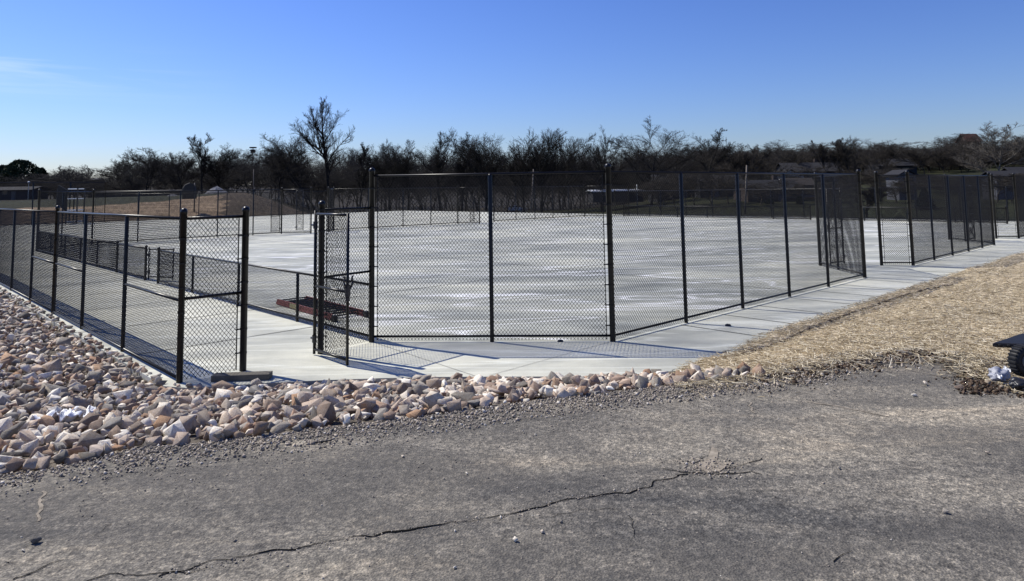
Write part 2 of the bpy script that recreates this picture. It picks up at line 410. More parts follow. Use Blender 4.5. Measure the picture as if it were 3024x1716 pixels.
for f in bm.faces:
    if len(f.verts) > 10 and f.normal.z < 0: bmesh.ops.reverse_faces(bm, faces=[f])
bm.to_mesh(o.data); bm.free()
# ---- concrete slab
mb = MB(); m_ = len(slab)
mb.add(np.column_stack([slab, np.zeros(m_)]), [tuple(range(m_))])
mb.add(np.vstack([np.column_stack([slab, np.zeros(m_)]), np.column_stack([slab, np.full(m_, -.4)])]), [(i, (i+1) % m_, m_+(i+1) % m_, m_+i) for i in range(m_)])
o = mb.build('concrete_pavement', M_conc); tag(o, kind='structure')
bm = bmesh.new(); bm.from_mesh(o.data); bmesh.ops.recalc_face_normals(bm, faces=bm.faces)
for f in bm.faces:
    if len(f.verts) > 10 and f.normal.z < 0: bmesh.ops.reverse_faces(bm, faces=[f])
bm.to_mesh(o.data); bm.free()

def m_court():
    m = M_conc.copy(); m.name = 'court_concrete'; nt = m.node_tree; b = nt.nodes['Principled BSDF']
    src = b.inputs['Base Color'].links[0].from_socket
    v = coords(nt, (.42, 1.0, 1), -.18); f = noise(nt, v, .34, 7, .6, .9)
    r = ramp(nt, [(.34, (.52, .54, .57)), (.5, (.74, .755, .78)), (.64, (1.0, 1.0, 1.0))]); nt.links.new(f, r.inputs[0])
    c = mix(nt, 1, src, r.outputs[0], 'MULTIPLY')
    v2 = coords(nt, (.2, 1.0, 1), -.08); f2 = noise(nt, v2, .42, 4, .5, 1.2); d = math_(nt, 'ABSOLUTE', math_(nt, 'SUBTRACT', f2, .5))
    r2 = ramp(nt, [(0, (1, 1, 1)), (.008, (.45, .45, .45)), (.02, (0, 0, 0))]); nt.links.new(d, r2.inputs[0])
    k = math_(nt, 'MULTIPLY', r2.outputs[0], noise(nt, coords(nt), .5, 3, .6)); c = mix(nt, math_(nt, 'MULTIPLY', k, 1.5, True), c, (.80, .81, .82))
    nt.links.new(c, b.inputs['Base Color']); return m
mb = MB(); cp = [W(7.12, 11.42), W(10.13, 8.2), W(21.9, 8.2), W(24.2, 10.4), W(25.6, 9), W(26.2, 8.2), W(36.7, 8.2), W(39.1, 10.5), W(40.9, 9), W(41.6, 8.2), W(56, 8.2), W(56, 46.4), W(10.1, 46.4), W(7.12, 43.3)]
mb.add([(*p, .004) for p in cp], [tuple(range(len(cp)))]); o = mb.build('court_surface', m_court()); tag(o, kind='structure')
bm = bmesh.new(); bm.from_mesh(o.data)
for f in bm.faces:
    if f.normal.z < 0: bmesh.ops.reverse_faces(bm, faces=[f])
bm.to_mesh(o.data); bm.free()
def ribbon(mb, pts, w, z):
    pts = [np.array(p, float) for p in pts]
    V = []; n = len(pts)
    for i, p in enumerate(pts):
        t = pts[min(i+1, n-1)]-pts[max(i-1, 0)]; t = t/np.linalg.norm(t); nn = np.array([-t[1], t[0]])
        ww = w[i] if hasattr(w, '__len__') else w
        V += [(*(p+nn*ww/2), z), (*(p-nn*ww/2), z)]
    mb.add(V, [(2*i, 2*i+1, 2*i+3, 2*i+2) for i in range(n-1)])
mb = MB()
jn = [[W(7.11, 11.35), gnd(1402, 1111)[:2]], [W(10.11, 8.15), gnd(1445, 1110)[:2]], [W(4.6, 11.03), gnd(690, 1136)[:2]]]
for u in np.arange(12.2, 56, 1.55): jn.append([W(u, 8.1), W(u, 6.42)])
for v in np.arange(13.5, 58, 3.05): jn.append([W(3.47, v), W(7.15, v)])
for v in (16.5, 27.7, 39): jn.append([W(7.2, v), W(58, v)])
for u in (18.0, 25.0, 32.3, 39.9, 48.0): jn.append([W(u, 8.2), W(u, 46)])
for k_, (a, b) in enumerate(jn): ribbon(mb, [a, b], .008 if k_ < 3 else .03, .008)  # saw cuts widened and darkened; walkway ones also paint the posts' thin shadows
o = mb.build('joints_and_post_shade', M_joint_shade); tag(o, kind='structure')

# ---- asphalt cracks
def crack(px, w):
    P = [gnd(x, y, ZA)[:2] for x, y in px]; out = []; ws = []
    for i in range(len(P)-1):
        L = np.linalg.norm(P[i+1]-P[i]); k = max(2, int(L/.03))
        for j in range(k):
            p = P[i]+(P[i+1]-P[i])*j/k
            q = p+np.array([mnoise.noise(Vector((p[0]*9, p[1]*9, 1))), mnoise.noise(Vector((p[0]*9, p[1]*9, 5)))])*.045+np.array([rnd.uniform(-1, 1), rnd.uniform(-1, 1)])*.005
            out.append(q); ws.append(w*max(.12, .55+.9*mnoise.noise(Vector((p[0]*2.3, p[1]*2.3, 9)))+rnd.uniform(-.15, .15)))
    return out, ws
mb = MB()
for px, w in (([(480, 1700), (555, 1683), (639, 1654), (728, 1650), (806, 1626), (885, 1620), (1000, 1596), (1110, 1578), (1236, 1560), (1344, 1541), (1442, 1531), (1531, 1514), (1605, 1492), (1688, 1472), (1806, 1462), (1865, 1455), (1934, 1428), (2000, 1406), (2050, 1397)], .018),
              ([(1960, 1385), (2010, 1393), (2079, 1397), (2148, 1401), (2221, 1396), (2265, 1406)], .014),
              ([(2039, 1371), (2088, 1343), (2098, 1322)], .02), ([(2140, 1385), (2190, 1378), (2250, 1350)], .010),
              ([(250, 1716), (330, 1700), (400, 1704), (480, 1690), (560, 1694), (640, 1672)], .012), ([(40, 1716), (64, 1708), (120, 1680), (172, 1659), (210, 1630), (236, 1605)], .014), ([(0, 1664), (40, 1662), (74, 1654)], .008),
              ([(344, 1673), (390, 1655), (433, 1634)], .007), ([(2462, 1660), (2492, 1634), (2520, 1622)], .012), ([(2550, 1497), (2600, 1508), (2660, 1521)], .007),
              ([(1830, 1500), (1700, 1512), (1620, 1530)], .006), ([(1860, 1600), (1880, 1560), (1855, 1520)], .004), ([(250, 1590), (300, 1570), (345, 1540)], .005)):
    P, ws = crack(px, w); ribbon(mb, P, ws, ZA+.004)
o = mb.build('asphalt_cracks', M_crack); tag(o, kind='structure')
mb = MB()
for px, w in (([(120, 1452), (121, 1490), (113, 1548)], .03), ([(2380, 1185), (2500, 1205), (2640, 1232)], .03), ([(2700, 1095), (2800, 1118), (2900, 1150)], .035), ([(2210, 1190), (2230, 1225)], .02)):
    P, ws = crack(px, w); ribbon(mb, P, ws, ZA+.004)
mb.add([(*gnd(x, y, ZA)[:2], ZA+.0045) for x, y in ((2103, 1318), (2122, 1335), (2118, 1360), (2145, 1378), (2125, 1395), (2085, 1395), (2052, 1378), (2088, 1360))], [tuple(range(8))])
o = mb.build('dust_marks', simple('pale_dust', (.27, .235, .185), .95, .4, 18, .1)); tag(o, kind='structure')

# ------------------------------------------------------------------ stones
def rock_variant(seed, npts=15, flat=.7):
    r = random.Random(seed); bm = bmesh.new()
    for _ in range(npts):
        while True:
            p = Vector((r.uniform(-1, 1), r.uniform(-1, 1), r.uniform(-1, 1)))
            if .5 < p.length < 1: break
        p.normalize(); p *= r.uniform(.55, 1.18)
        bm.verts.new((p.x, p.y*r.uniform(.7, .9), p.z*flat))
    res = bmesh.ops.convex_hull(bm, input=bm.verts[:])
    dead = list({g for g in res['geom_interior']+res['geom_unused'] if isinstance(g, bmesh.types.BMVert)})
    if dead: bmesh.ops.delete(bm, geom=dead, context='VERTS')
    if npts > 10:
        bmesh.ops.bevel(bm, geom=bm.edges[:], offset=.010, segments=1, affect='EDGES')
    bmesh.ops.triangulate(bm, faces=bm.faces[:])
    V = np.array([v.co[:] for v in bm.verts]); bm.verts.index_update(); Fq = np.array([[v.index for v in f.verts] for f in bm.faces]); bm.free()
    return V, Fq
def rots(n, tilt=.5):
    """random rotation matrices"""
    a = rng.uniform(0, 2*math.pi, n); b = rng.normal(0, tilt, n); c = rng.normal(0, tilt, n)
    ca, sa, cb, sb, cc, sc = np.cos(a), np.sin(a), np.cos(b), np.sin(b), np.cos(c), np.sin(c)
    Z0 = np.zeros(n); O1 = np.ones(n)
    Rz = np.array([[ca, -sa, Z0], [sa, ca, Z0], [Z0, Z0, O1]]).transpose(2, 0, 1)
    Rx = np.array([[O1, Z0, Z0], [Z0, cb, -sb], [Z0, sb, cb]]).transpose(2, 0, 1)
    Ry = np.array([[cc, Z0, sc], [Z0, O1, Z0], [-sc, Z0, cc]]).transpose(2, 0, 1)
    return Rz@Rx@Ry
def scatter(name, variants, P, S, mat, label, cat, tilt=.5):
    n = len(P); R = rots(n, tilt); Vs = []; Fs = []; As = []; off = 0
    k = rng.integers(0, len(variants), n); at_ = rng.uniform(0, 1, n)
    for vi, (V, Fq) in enumerate(variants):
        idx = np.where(k == vi)[0]
        if not len(idx): continue
        X = np.einsum('nij,vj->nvi', R[idx], V)*S[idx][:, None, None]+P[idx][:, None]
        Vs.append(X.reshape(-1, 3)); m = len(V)
        Fs.append((Fq[None]+(np.arange(len(idx))*m)[:, None, None]+off).reshape(-1, 3)); off += len(idx)*m
        As.append(np.repeat(at_[idx], m))
    me = raw_mesh(name, np.vstack(Vs), np.vstack(Fs), mat, attr=np.concatenate(As))
    return tag(link(name, me), label, cat, kind='stuff')
RV = [rock_variant(100+i, rnd.choice([11, 12, 13]), rnd.uniform(.45, .9)) for i in range(26)]
CV = [rock_variant(200+i, 8, .75) for i in range(8)]
# rock bed: jittered grid between pavement and asphalt
gx, gy = np.meshgrid(np.arange(-24, 3.6, .103), np.arange(4, 33, .103)); RP = np.stack([gx.ravel(), gy.ravel()], 1)
RP = RP+rng.uniform(-.055, .055, RP.shape)
dsR = pd(RP, slab); daR = pd(RP, asph)
keep = (dsR > np.where(RP[:, 0] < -4.5, -.09, .05)) & (daR > .02) & (~is_straw(RP+np.array([.25, 0])))
tip = (daR > .02) & (daR < .42) & (dsR > .05) & (1512+2070*RP[:, 0]/RP[:, 1] < 2215+daR*-150) & (RP[:, 1] > 5)
keep |= tip
keep &= (RP[:, 1] > 0) & (RP[:, 0]/RP[:, 1] > -.86)
RP = RP[keep]; dsR = dsR[keep]; daR = daR[keep]
n = len(RP); RS = rng.gamma(4.2, .0155, n).clip(.024, .16); RS = np.where(rng.uniform(size=n) < .06, RS*1.4, RS)
RS = np.minimum(RS, .085+.35*np.maximum(np.minimum(dsR, daR), 0))
RZ = np.where(dsR < 0, 0.0, ground_h(RP))+RS*.28+rng.uniform(0, .05, n)*np.minimum(1, dsR*2)
RP3 = np.column_stack([RP, RZ])
# 300 that show largest
dist = np.linalg.norm(RP3-ORG, axis=1); pxr = 1512+2070*RP3[:, 0]/RP3[:, 1]
score = RS/dist*(pxr > -20)*(pxr < 3050)
order = np.argsort(-score); big, rest = order[:300], order[300:]
scatter('riprap_rock', RV, RP3[rest], RS[rest], M_rock, 'bed of broken limestone riprap between the asphalt and the concrete', 'rocks')
vm = []
for i, (V, Fq) in enumerate(RV):
    for c in range(3):
        vm.append(raw_mesh('limestone_rock', V, Fq, M_rock, attr=np.full(len(V), rnd.random())))
Rb = rots(300, .5)
for q, i in enumerate(big):
    o = bpy.data.objects.new('limestone_rock', vm[rnd.randrange(len(vm))]); COL.objects.link(o)
    o.matrix_world = Matrix.Translation(RP3[i].tolist()) @ Matrix(Rb[q].tolist()).to_4x4() @ Matrix.Scale(float(RS[i]), 4)
    tag(o, 'angular broken limestone rock lying in the rock bed along the asphalt edge', 'rock', 'limestone rocks along the asphalt edge')
# gravel along the asphalt edge and over the road
def along(npts, lo, hi, n, spread):
    E = np.array(ae); L = np.linalg.norm(np.diff(E, axis=0), axis=1); c = np.concatenate([[0], np.cumsum(L)])
    t = rng.uniform(lo, hi, n)*c[-1]; i = np.clip(np.searchsorted(c, t)-1, 0, len(L)-1)
    d = (E[i+1]-E[i])/L[i][:, None]; p = E[i]+d*(t-c[i])[:, None]
    nn = np.stack([d[:, 1], -d[:, 0]], 1); return p+nn*spread[:, None]
Pg = np.vstack([along(0, 0, .8, 12000, np.abs(rng.normal(0, .22, 12000))-.08),
                along(0, 0.05, .66, 5600, np.abs(rng.normal(0, .45, 5600))),
                along(0, .3, .75, 1600, np.abs(rng.normal(.4, .25, 1600))),
                np.stack([rng.uniform(-6, 8, 2600), rng.uniform(2.4, 8.5, 2600)], 1)])
Pk = [gnd(x, y, ZA)[:2] for x, y in ((480, 1700), (728, 1650), (1000, 1596), (1236, 1560), (1531, 1514), (1688, 1472), (1865, 1455), (2050, 1397))]
Pk = np.array([Pk[i]+(Pk[i+1]-Pk[i])*rnd.random()+np.array([rnd.gauss(0, .03), rnd.gauss(0, .03)]) for i in [rnd.randrange(7) for _ in range(500)]])
Pg = np.vstack([Pg, Pk]); q = gnd(2095, 1382, ZA)[:2]; Pg = np.vstack([Pg, q+rng.normal(0, 1, (260, 2))*np.array([.11, .08])])
daG = pd(Pg, asph); Pg = Pg[(daG < .12)]; daG = pd(Pg, asph)
n = len(Pg); Sg = rng.gamma(4, .0021, n).clip(.003, .03); Sg[-230:] = rng.uniform(.008, .026, 230)
Sg = np.where(daG > -.5, Sg*1.15, Sg*.62)
Zg = np.where(daG < 0, ZA, ZA-.03)+Sg*.3
scatter('gravel', CV, np.column_stack([Pg, Zg]), Sg, M_chip, 'loose gravel and stone chips scattered over the asphalt', 'gravel', 1)
# soil clods below the straw on the right
def px_region(n, xr, yr, z): return np.array([gnd(rng.uniform(*xr), rng.uniform(*yr), z)[:2] for _ in range(n)])
Pc = np.vstack([along(0, .60, .82, 4200, rng.normal(-.06, .22, 4200)), px_region(2200, (2835, 3060), (1035, 1165), ZA), along(0, .56, .7, 500, rng.normal(0, .2, 500)), along(0, .78, 1, 900, rng.normal(0, .2, 900))])
Sc = rng.gamma(2.2, .0065, len(Pc)).clip(.005, .045)
scatter('soil_clods', [rock_variant(300+i, 9, .6) for i in range(8)], np.column_stack([Pc, np.where(pd(Pc, asph) < 0, ZA, ground_h(Pc))+Sc*.3]), Sc, M_clod, 'dark crumbly soil clods between the straw and the asphalt', 'soil', 1)
# straw blades
Ps = []
n = 95000
cand = np.stack([rng.uniform(1.5, 30, n*5), rng.uniform(4, 34, n*5)], 1)
pxs = 1512+2070*cand[:, 0]/cand[:, 1]
wgt = np.clip(1.2-cand[:, 1]/26, .1, 1)
ok = is_straw(cand) & (pd(cand, slab) > -.10) & (pd(cand, asph) > .02) & (pxs < 3150) & (rng.uniform(size=len(cand)) < wgt)
cand = cand[ok][:n]
on_edge = along(0, .5, .95, 2200, np.abs(rng.normal(0, .25, 2200))-.25)
cand = np.vstack([cand, on_edge]); n = len(cand)
L_ = rng.uniform(.05, .19, n); az = rng.normal(.35, 1.0, n); el = rng.normal(.03, .16, n)
dv = np.stack([np.cos(az)*np.cos(el), np.sin(az)*np.cos(el), np.sin(el)], 1)
zz = np.where(pd(cand, asph) < 0, ZA, ground_h(cand))+rng.uniform(.005, .05, n)
c3 = np.column_stack([cand, zz]); V, Q = tubes(c3-dv*L_[:, None]/2, c3+dv*L_[:, None]/2, rng.uniform(.0022, .0058, n), rng.uniform(.0015, .004, n), 3)
me = raw_mesh('straw_mulch', V, Q, M_straw, attr=np.repeat(rng.beta(2, 2, n), 6))
tag(link('straw_mulch', me), 'dry golden straw mulch spread over the bank beside the walkway', 'straw', kind='stuff')
# raised edge of the straw blanket beside the walkway, its shadow line painted dark
mb = MB(); E1 = [(2135, 1056), (2200, 1048), (2260, 1030), (2330, 1000), (2400, 962), (2480, 930), (2560, 902), (2650, 872), (2740, 848), (2825, 838)]
pts = []
for i in range(len(E1)-1):
    for j in range(8):
        x = E1[i][0]+(E1[i+1][0]-E1[i][0])*j/8; y = E1[i][1]+(E1[i+1][1]-E1[i][1])*j/8
        p = gnd(x, y, .12); z = gh(p[0], p[1]); pts.append((p[0], p[1], z+.012+.03*mnoise.noise(Vector((p[0]*3, p[1]*3, 0)))))
mb.path(pts, .028, 6)
o = mb.build('blanket_edge_shade', M_soil, smooth=True); tag(o, 'thin dark raised edge of the straw blanket beside the walkway, shadow put into its colour', 'straw blanket edge')

# ------------------------------------------------------------------ chain-link fences
PITCH, KZ = .0629, 1.22
def wires(A, B, z0, z1, r=.0034):
    """both families of diagonal wires on the vertical panel A-B, real tubes"""
    A = np.array([A[0], A[1]]); B = np.array([B[0], B[1]]); L = np.linalg.norm(B-A); e = (B-A)/L; h = (z1-z0)/KZ
    P0 = []; P1 = []
    c = np.arange(-h+PITCH*.5, L, PITCH); x0 = np.maximum(c, 0); x1 = np.minimum(c+h, L); ok = x1 > x0
    x0, x1, c = x0[ok], x1[ok], c[ok]; za = (x0-c)*KZ+z0; zb = (x1-c)*KZ+z0
    nrm = np.array([-e[1], e[0]])*.0025
    for fam in (0, 1):
        xa, xb = (x0, x1) if fam == 0 else (L-x0, L-x1)
        off = nrm if fam == 0 else -nrm
        P0.append(np.column_stack([A+np.outer(xa, e)+off, za])); P1.append(np.column_stack([A+np.outer(xb, e)+off, zb]))
    return np.vstack(P0), np.vstack(P1)
def post_mb(p, z1, r, cap, z0=-.05):
    mb = MB(); c = (p[0], p[1], 0)
    if cap: prof = [(r, z0), (r, z1-.05), (r*1.13, z1-.05), (r*1.13, z1-.015), (r*.95, z1+.012), (r*.6, z1+.03), (r*.15, z1+.038), (0.0005, z1+.039)]
    else: prof = [(r, z0), (r, z1-.03), (r*.7, z1), (.0005, z1+.004)]
    mb.lathe(c, prof, 16); return mb
def fence(name, label, pts, H, kinds, cat='fence', group=None, mid=(), r_t=.052, r_l=.038, r_r=.021, bottom=True, zb=.10, bars=True, midz=None, wr=.0037, ext=.03, capz=.12, loc0=True):
    """pts: world xy of each post; kinds 'T' terminal or 'L' line per post; mid: bay indices with a mid rail"""
    root = empty(name, (*pts[0], 0), label, cat, group)
    for p, k in zip(pts, kinds):
        if k == '-': continue
        post_mb(p, H+capz if k == 'T' else H, r_t if k == 'T' else r_l, k == 'T').build('post', M_vinyl, root, smooth=True)
    rt = MB(); rb = MB(); Ws = []; n = len(pts)
    def seg(a, b, z, mbx):
        mbx.tube((*a, z), (*b, z), r_r, n=10)
    # runs between terminals
    T = [i for i, k in enumerate(kinds) if k in 'T-']
    if T[0] != 0: T = [0]+T
    if T[-1] != n-1: T.append(n-1)
    bar = MB(); tie = MB()
    for s, e in zip(T[:-1], T[1:]):
        A = np.array(pts[s]); B = np.array(pts[e]); d = (B-A)/np.linalg.norm(B-A)
        A2 = A+d*.10 if kinds[s] == 'T' else A; B2 = B-d*.10 if kinds[e] == 'T' else B
        seg(A, B, H, rt)
        if bottom: seg(A, B, zb, rb)
        Ws.append(wires(A2, B2, .025, H+ext, wr))
        if bars:
            for X, k, sg in ((A, kinds[s], 1), (B, kinds[e], -1)):
                if k != 'T': continue
                bar = MB(); tie = bar
                q = X+d*.105*sg; bar.tube((*q, .03), (*q, H+.01), .009, n=6)
                for z in np.arange(.28, H, .36):
                    tie.tube((*(X+d*.01*sg), z), (*(q+d*.018*sg), z), .011, n=6)
                    tie.lathe((*X, z), [(r_t*1.1, -.013), (r_t*1.1, .013)], 12)
                bar.build('tension_bar', M_vinyl, root)
        if bars:
            for X in pts[s+1:e]:
                tm = MB()
                for z in np.arange(.35, H, .4): tm.lathe((*X, z), [(r_l*1.12, -.004), (r_l*1.12, .004)], 10)
                tm.build('wire_ties', M_vinyl, root)
    rt.build('top_rail', M_vinyl, root, smooth=True)
    if bottom: rb.build('bottom_rail', M_vinyl, root, smooth=True)
    if mid:
        for i in mid:
            mm = MB(); seg(pts[i], pts[i+1], midz or H*.49, mm); mm.build('mid_rail', M_vinyl, root, smooth=True)
    V, Q = tubes(np.vstack([w[0] for w in Ws]), np.vstack([w[1] for w in Ws]), wr, wr, 4)
    me = raw_mesh('chain_link', V-np.array([*pts[0], 0]), Q, M_wire); link('chain_link', me, root)
    return root
def gate(name, label, hinge, free, z0, z1, latch=True, group=None, r=.024, knuckle=True):
    root = empty(name, (*hinge, 0), label, 'gate', group); A = np.array(hinge); B = np.array(free); d = (B-A)/np.linalg.norm(B-A)
    fr = MB(); fr.tube((*A, z0-.03), (*A, z1+.03), r, n=12); fr.tube((*B, z0-.03), (*B, z1), r, n=12)
    for z in (z0+.05, z1-.03): fr.tube((*A, z), (*B, z), r*.95, n=12)
    fr.build('frame', M_vinyl, root, smooth=True)
    m = MB(); zm = (z0+z1)*.47
    if z1 > 1.5: m.tube((*A, zm), (*B, zm), r*.9, n=10); m.build('mid_rail', M_vinyl, root, smooth=True)
    P0, P1 = wires(A+d*.05, B-d*.03, z0+.05, z1-.03); V, Q = tubes(P0, P1, .0037, .0037, 4)
    link('chain_link', raw_mesh('chain_link', V-np.array([*hinge, 0]), Q, M_wire), root)
    b = MB(); b.tube((*(A+d*.05), z0+.05), (*(A+d*.05), z1-.03), .008, n=6)
    for z in np.arange(z0+.25, z1-.1, .38): b.tube((*A, z), (*(A+d*.07), z), .009, n=6)
    b.build('tension_bar', M_vinyl, root)
    if latch:
        zl = zm+.02; nn = np.array([-d[1], d[0]]); l = MB()
        l.lathe((*B, zl), [(r*1.9, -.09), (r*1.9, .09)], 12); l.lathe((*B, zl-.13), [(r*1.5, -.03), (r*1.5, .03)], 12)
        for s in (1, -1):
            q = [np.array([*(B+nn*s*.0), zl+.02]), np.array([*(B+nn*s*.055), zl+.06]), np.array([*(B+nn*s*.075), zl+.14]), np.array([*(B+nn*s*.062), zl+.20]), np.array([*(B+nn*s*.085), zl+.235])]
            q = [np.array([p[0]+d[0]*.02, p[1]+d[1]*.02, p[2]]) for p in q]
            l.path(q, .016, 8)
        l.build('fork_latch', M_alum, root, smooth=True)
    for z in (z0+.22, z1-.22):
        h = MB(); h.lathe((*A, z), [(r*1.6, -.06), (r*1.6, .06)], 12); h.tube((*A, z), (*(A-d*.11), z), .02, n=8); h.build('hinge', M_alum, root, smooth=True)
    return root
wp = lambda l: [tuple(W(*p)) for p in l]
def ppx(l, z=0): return [tuple(gnd(x, y, z)[:2]) for x, y in l]
def on_v(v, px):     # post on line v=const seen at pixel column px
    for u in np.arange(-30, 80, .02):
        p = W(u, v)
        if p[1] < 1: continue
        q = np.array([p[0], p[1], 0])-ORG; w = q@FWD
        if CX+F*(q@RT)/w > px: return u
    return 80
H10, H8, H3 = 3.03, 2.38, 1.03
FG = 'tall black chain link court fences'
fence('chain_link_fence', 'black chain link fence panel facing us, widest of the front, on the concrete apron', wp([(7.11, 11.35), (8.62, 9.73), (10.11, 8.15)]), H10, 'TLT', group=FG)
fence('chain_link_fence', 'tall black chain link fence running right along the walkway from the tilted thick corner post', wp([(10.11, 8.15), (12.47, 8.15), (14.75, 8.15), (17.05, 8.15), (19.35, 8.15), (21.9, 8.15)]), H10, '-LLLLT', group=FG)
fence('chain_link_fence', 'short angled chain link panel behind the far end of the long right fence', wp([(21.9, 8.15), (23.5, 9.55), (24.25, 10.45)]), H10, '-LT', group=FG, bars=False)
fence('chain_link_fence', 'narrow chain link panel right of the wide open doorway beside the walkway', wp([(25.53, 8.93), (26.14, 8.15)]), H10, 'TT', group=FG)
fence('chain_link_fence', 'chain link fence with six close posts, second run along the walkway', [tuple(W(26.14, 8.15))]+wp([(28.4, 8.15), (30.6, 8.15), (32.75, 8.15), (34.8, 8.15), (36.7, 8.15)]), H10, '-LLLLT', group=FG)
fence('chain_link_fence', 'angled chain link panel seen through the second walkway fence', wp([(36.7, 8.15), (38.2, 9.6), (39.1, 10.5)]), H10, '-LT', group=FG, bars=False)
fence('chain_link_fence', 'small distant chain link panel between two posts near the right picture edge', wp([(40.9, 8.96), (41.62, 8.2)]), H10, 'TT', group=FG)
fence('chain_link_fence', 'last chain link fence run cut by the right picture edge', wp([(41.62, 8.2), (43.9, 8.2), (46.2, 8.2), (48.5, 8.2), (50.8, 8.2), (53, 8.2)]), H10, '-LLLLT', group=FG)
lv = [11.05, 13.98, 16.97, 19.75, 22.62, 25.6, 28.6, 31.6, 34.6, 37.6, 40.6, 43.6]
fence('chain_link_fence', 'eight foot chain link fence beside the rock bed with grey shining top rail', wp([(3.67, v) for v in lv]), H8, 'TLLTLLLLTLLT', mid=(0, 2, 3), r_t=.045, r_l=.034, r_r=.023, midz=1.17, bottom=True, zb=.05, wr=.0030)
fence('chain_link_fence', 'narrow chain link panel left of the gateway, by the loose board', wp([(3.67, 11.05), (4.60, 11.03)]), H8, '-T', mid=(0,), r_t=.052, r_r=.024, midz=1.2, bottom=False)
fence('chain_link_fence', 'narrow chain link panel behind the open gate, spiky top edge', wp([(6.01, 11.2), (7.11, 11.35)]), H8+.06, 'T-', mid=(0,), r_t=.052, midz=1.28, bottom=False)
gate('chain_link_gate', 'tall open chain link gate leaf standing towards us on the apron', W(5.88, 11.18), W(5.86, 10.06), .05, 2.40)
fence('low_chain_link_fence', 'waist high chain link fence from the corner post back to the small gap', wp([(7.11, 11.35), (7.13, 14.32), (7.15, 17.5), (7.17, 20.74), (7.18, 23.78)]), H3, '-LLLT', r_t=.04, r_l=.032, r_r=.022, capz=.07, zb=.1, wr=.0036)
fence('low_chain_link_fence', 'waist high chain link fence beyond the small gap, running far back left', wp([(7.18, 25.07), (7.2, 28.5), (7.22, 31.38), (7.23, 34.14), (7.23, 37.04), (7.22, 40.06), (7.2, 43.0)]), H3, 'TTLLLLT', r_t=.04, r_l=.032, r_r=.022, capz=.07, wr=.0036)
gate('low_chain_link_gate', 'small waist high gate leaf ajar in the low fence', W(7.25, 25.0), W(7.75, 24.2), .06, H3, latch=False, r=.02)
gate('chain_link_gate', 'tall open gate leaf bunched behind the far end of the long right fence', W(25.2, 10.03), W(24.5, 10.2), .05, 2.62)
gate('chain_link_gate', 'tall open gate leaf bunched behind the second fence run along the walkway', gnd(2880, 709)[:2], gnd(2862, 712)[:2], .05, 2.62)
# far side of the courts, mirror image of the near side
VF = 46.5
fx = [270, 405, 530, 641, 746]; fu = [on_v(VF, x) for x in fx]
fence('chain_link_fence', 'far black chain link fence left of the distant double gateway', wp([(u, VF) for u in fu]+[(on_v(VF, 830), VF)]), H10, 'TLLLLT', group=FG, r_r=.03, wr=.0045)
fence('chain_link_fence', 'far left angled chain link panel beyond the long low fence', wp([(7.2, 43.3), (8.6, 45), (fu[0], VF)]), H10, 'TL-', group=FG, r_r=.03)
um = on_v(VF, 850); ur = on_v(VF, 985)
fence('chain_link_fence', 'short angled far panel at the left of the distant double gateway', wp([(on_v(VF, 830), VF), (um+.9, VF-1.6)]), H10, '-T', group=FG, r_r=.03)
fence('chain_link_fence', 'short angled far panel at the right of the distant double gateway', wp([(ur-1.2, VF-1.4), (ur, VF)]), H10, 'TT', group=FG, r_r=.03)
gate('chain_link_gate', 'distant open gate leaf left of the far double gateway', W(on_v(48.4, 826), 48.4), W(on_v(48.4, 800), 48.4), .05, 2.4)
gate('chain_link_gate', 'distant open gate leaf in the far double gateway', W(on_v(49.2, 874), 49.2), W(on_v(49.2, 895), 49.2), .05, 3.0, latch=False)
f2 = [on_v(VF, x) for x in (1088, 1190, 1272, 1352)]
fence('chain_link_fence', 'far black chain link fence seen through the left half of the front panel', wp([(ur, VF)]+[(u, VF) for u in f2]), H10, '-LLLT', group=FG, r_r=.03)
f3 = [on_v(VF, x) for x in (1458, 1524, 1580, 1633, 1680, 1727)]
fence('chain_link_fence', 'far black chain link fence seen through the right half of the front panel', wp([(u, VF) for u in f3]), H10, 'TLLLLT', group=FG, r_r=.03)
fence('chain_link_fence', 'short angled far panel at the left of the smaller distant gateway', wp([(f2[-1], VF), (f2[-1]+1.3, VF-1.3)]), H10, '-T', group=FG, r_r=.03)
gate('chain_link_gate', 'distant open gate leaf in the smaller far gateway', W(on_v(48, 1400), 48), W(on_v(48, 1388), 48), .05, 2.4, latch=False)
fence('chain_link_fence', 'far corner chain link panel behind the thick front corner post', wp([(f3[-1], VF), (f3[-1]+3.0, VF-3.2)]), H10, '-T', group=FG, r_r=.03)
fence('low_chain_link_fence', 'distant waist high fence across the far right of the courts', wp([(56, v) for v in np.arange(43.3, 24.5, -3.1)]), H3, 'TLLLLLT', r_t=.06, r_l=.04, r_r=.03, wr=.005)
fence('low_chain_link_fence', 'distant waist high fence on the right beyond the twin thick posts', wp([(56, v) for v in np.arange(23.6, 9, -3.0)]), H3, 'TLLLT', r_t=.06, r_l=.04, r_r=.03, wr=.005)
pv = list(np.arange(47, -5, -2.9))
fence('chain_link_fence', 'perimeter chain link fence on the far right in front of the lawns', wp([(59.3, v) for v in pv]), 2.45, 'T'+'L'*(len(pv)-2)+'T', cat='fence', r_l=.045, r_r=.035, mid=(), bars=False, wr=.004)
lu = list(np.arange(-6, 50, 3.3))
fence('chain_link_fence', 'very tall distant chain link fence in front of the straw mound on the left', wp([(u, 86.2) for u in lu[:9]]), 4.3, 'T'+'L'*7+'T', r_l=.06, r_r=.045, bars=False, wr=.005, mid=(), bottom=True)
fence('chain_link_fence', 'distant chain link fence along the far slab edge below the brown mound', wp([(u, 86.2) for u in lu[8:]]), 3.0, 'T'+'L'*(len(lu)-10)+'T', r_l=.05, r_r=.035, bars=False, wr=.004)

# ------------------------------------------------------------------ loose objects
def onto(x, y, z=0): return gnd(x, y, z)
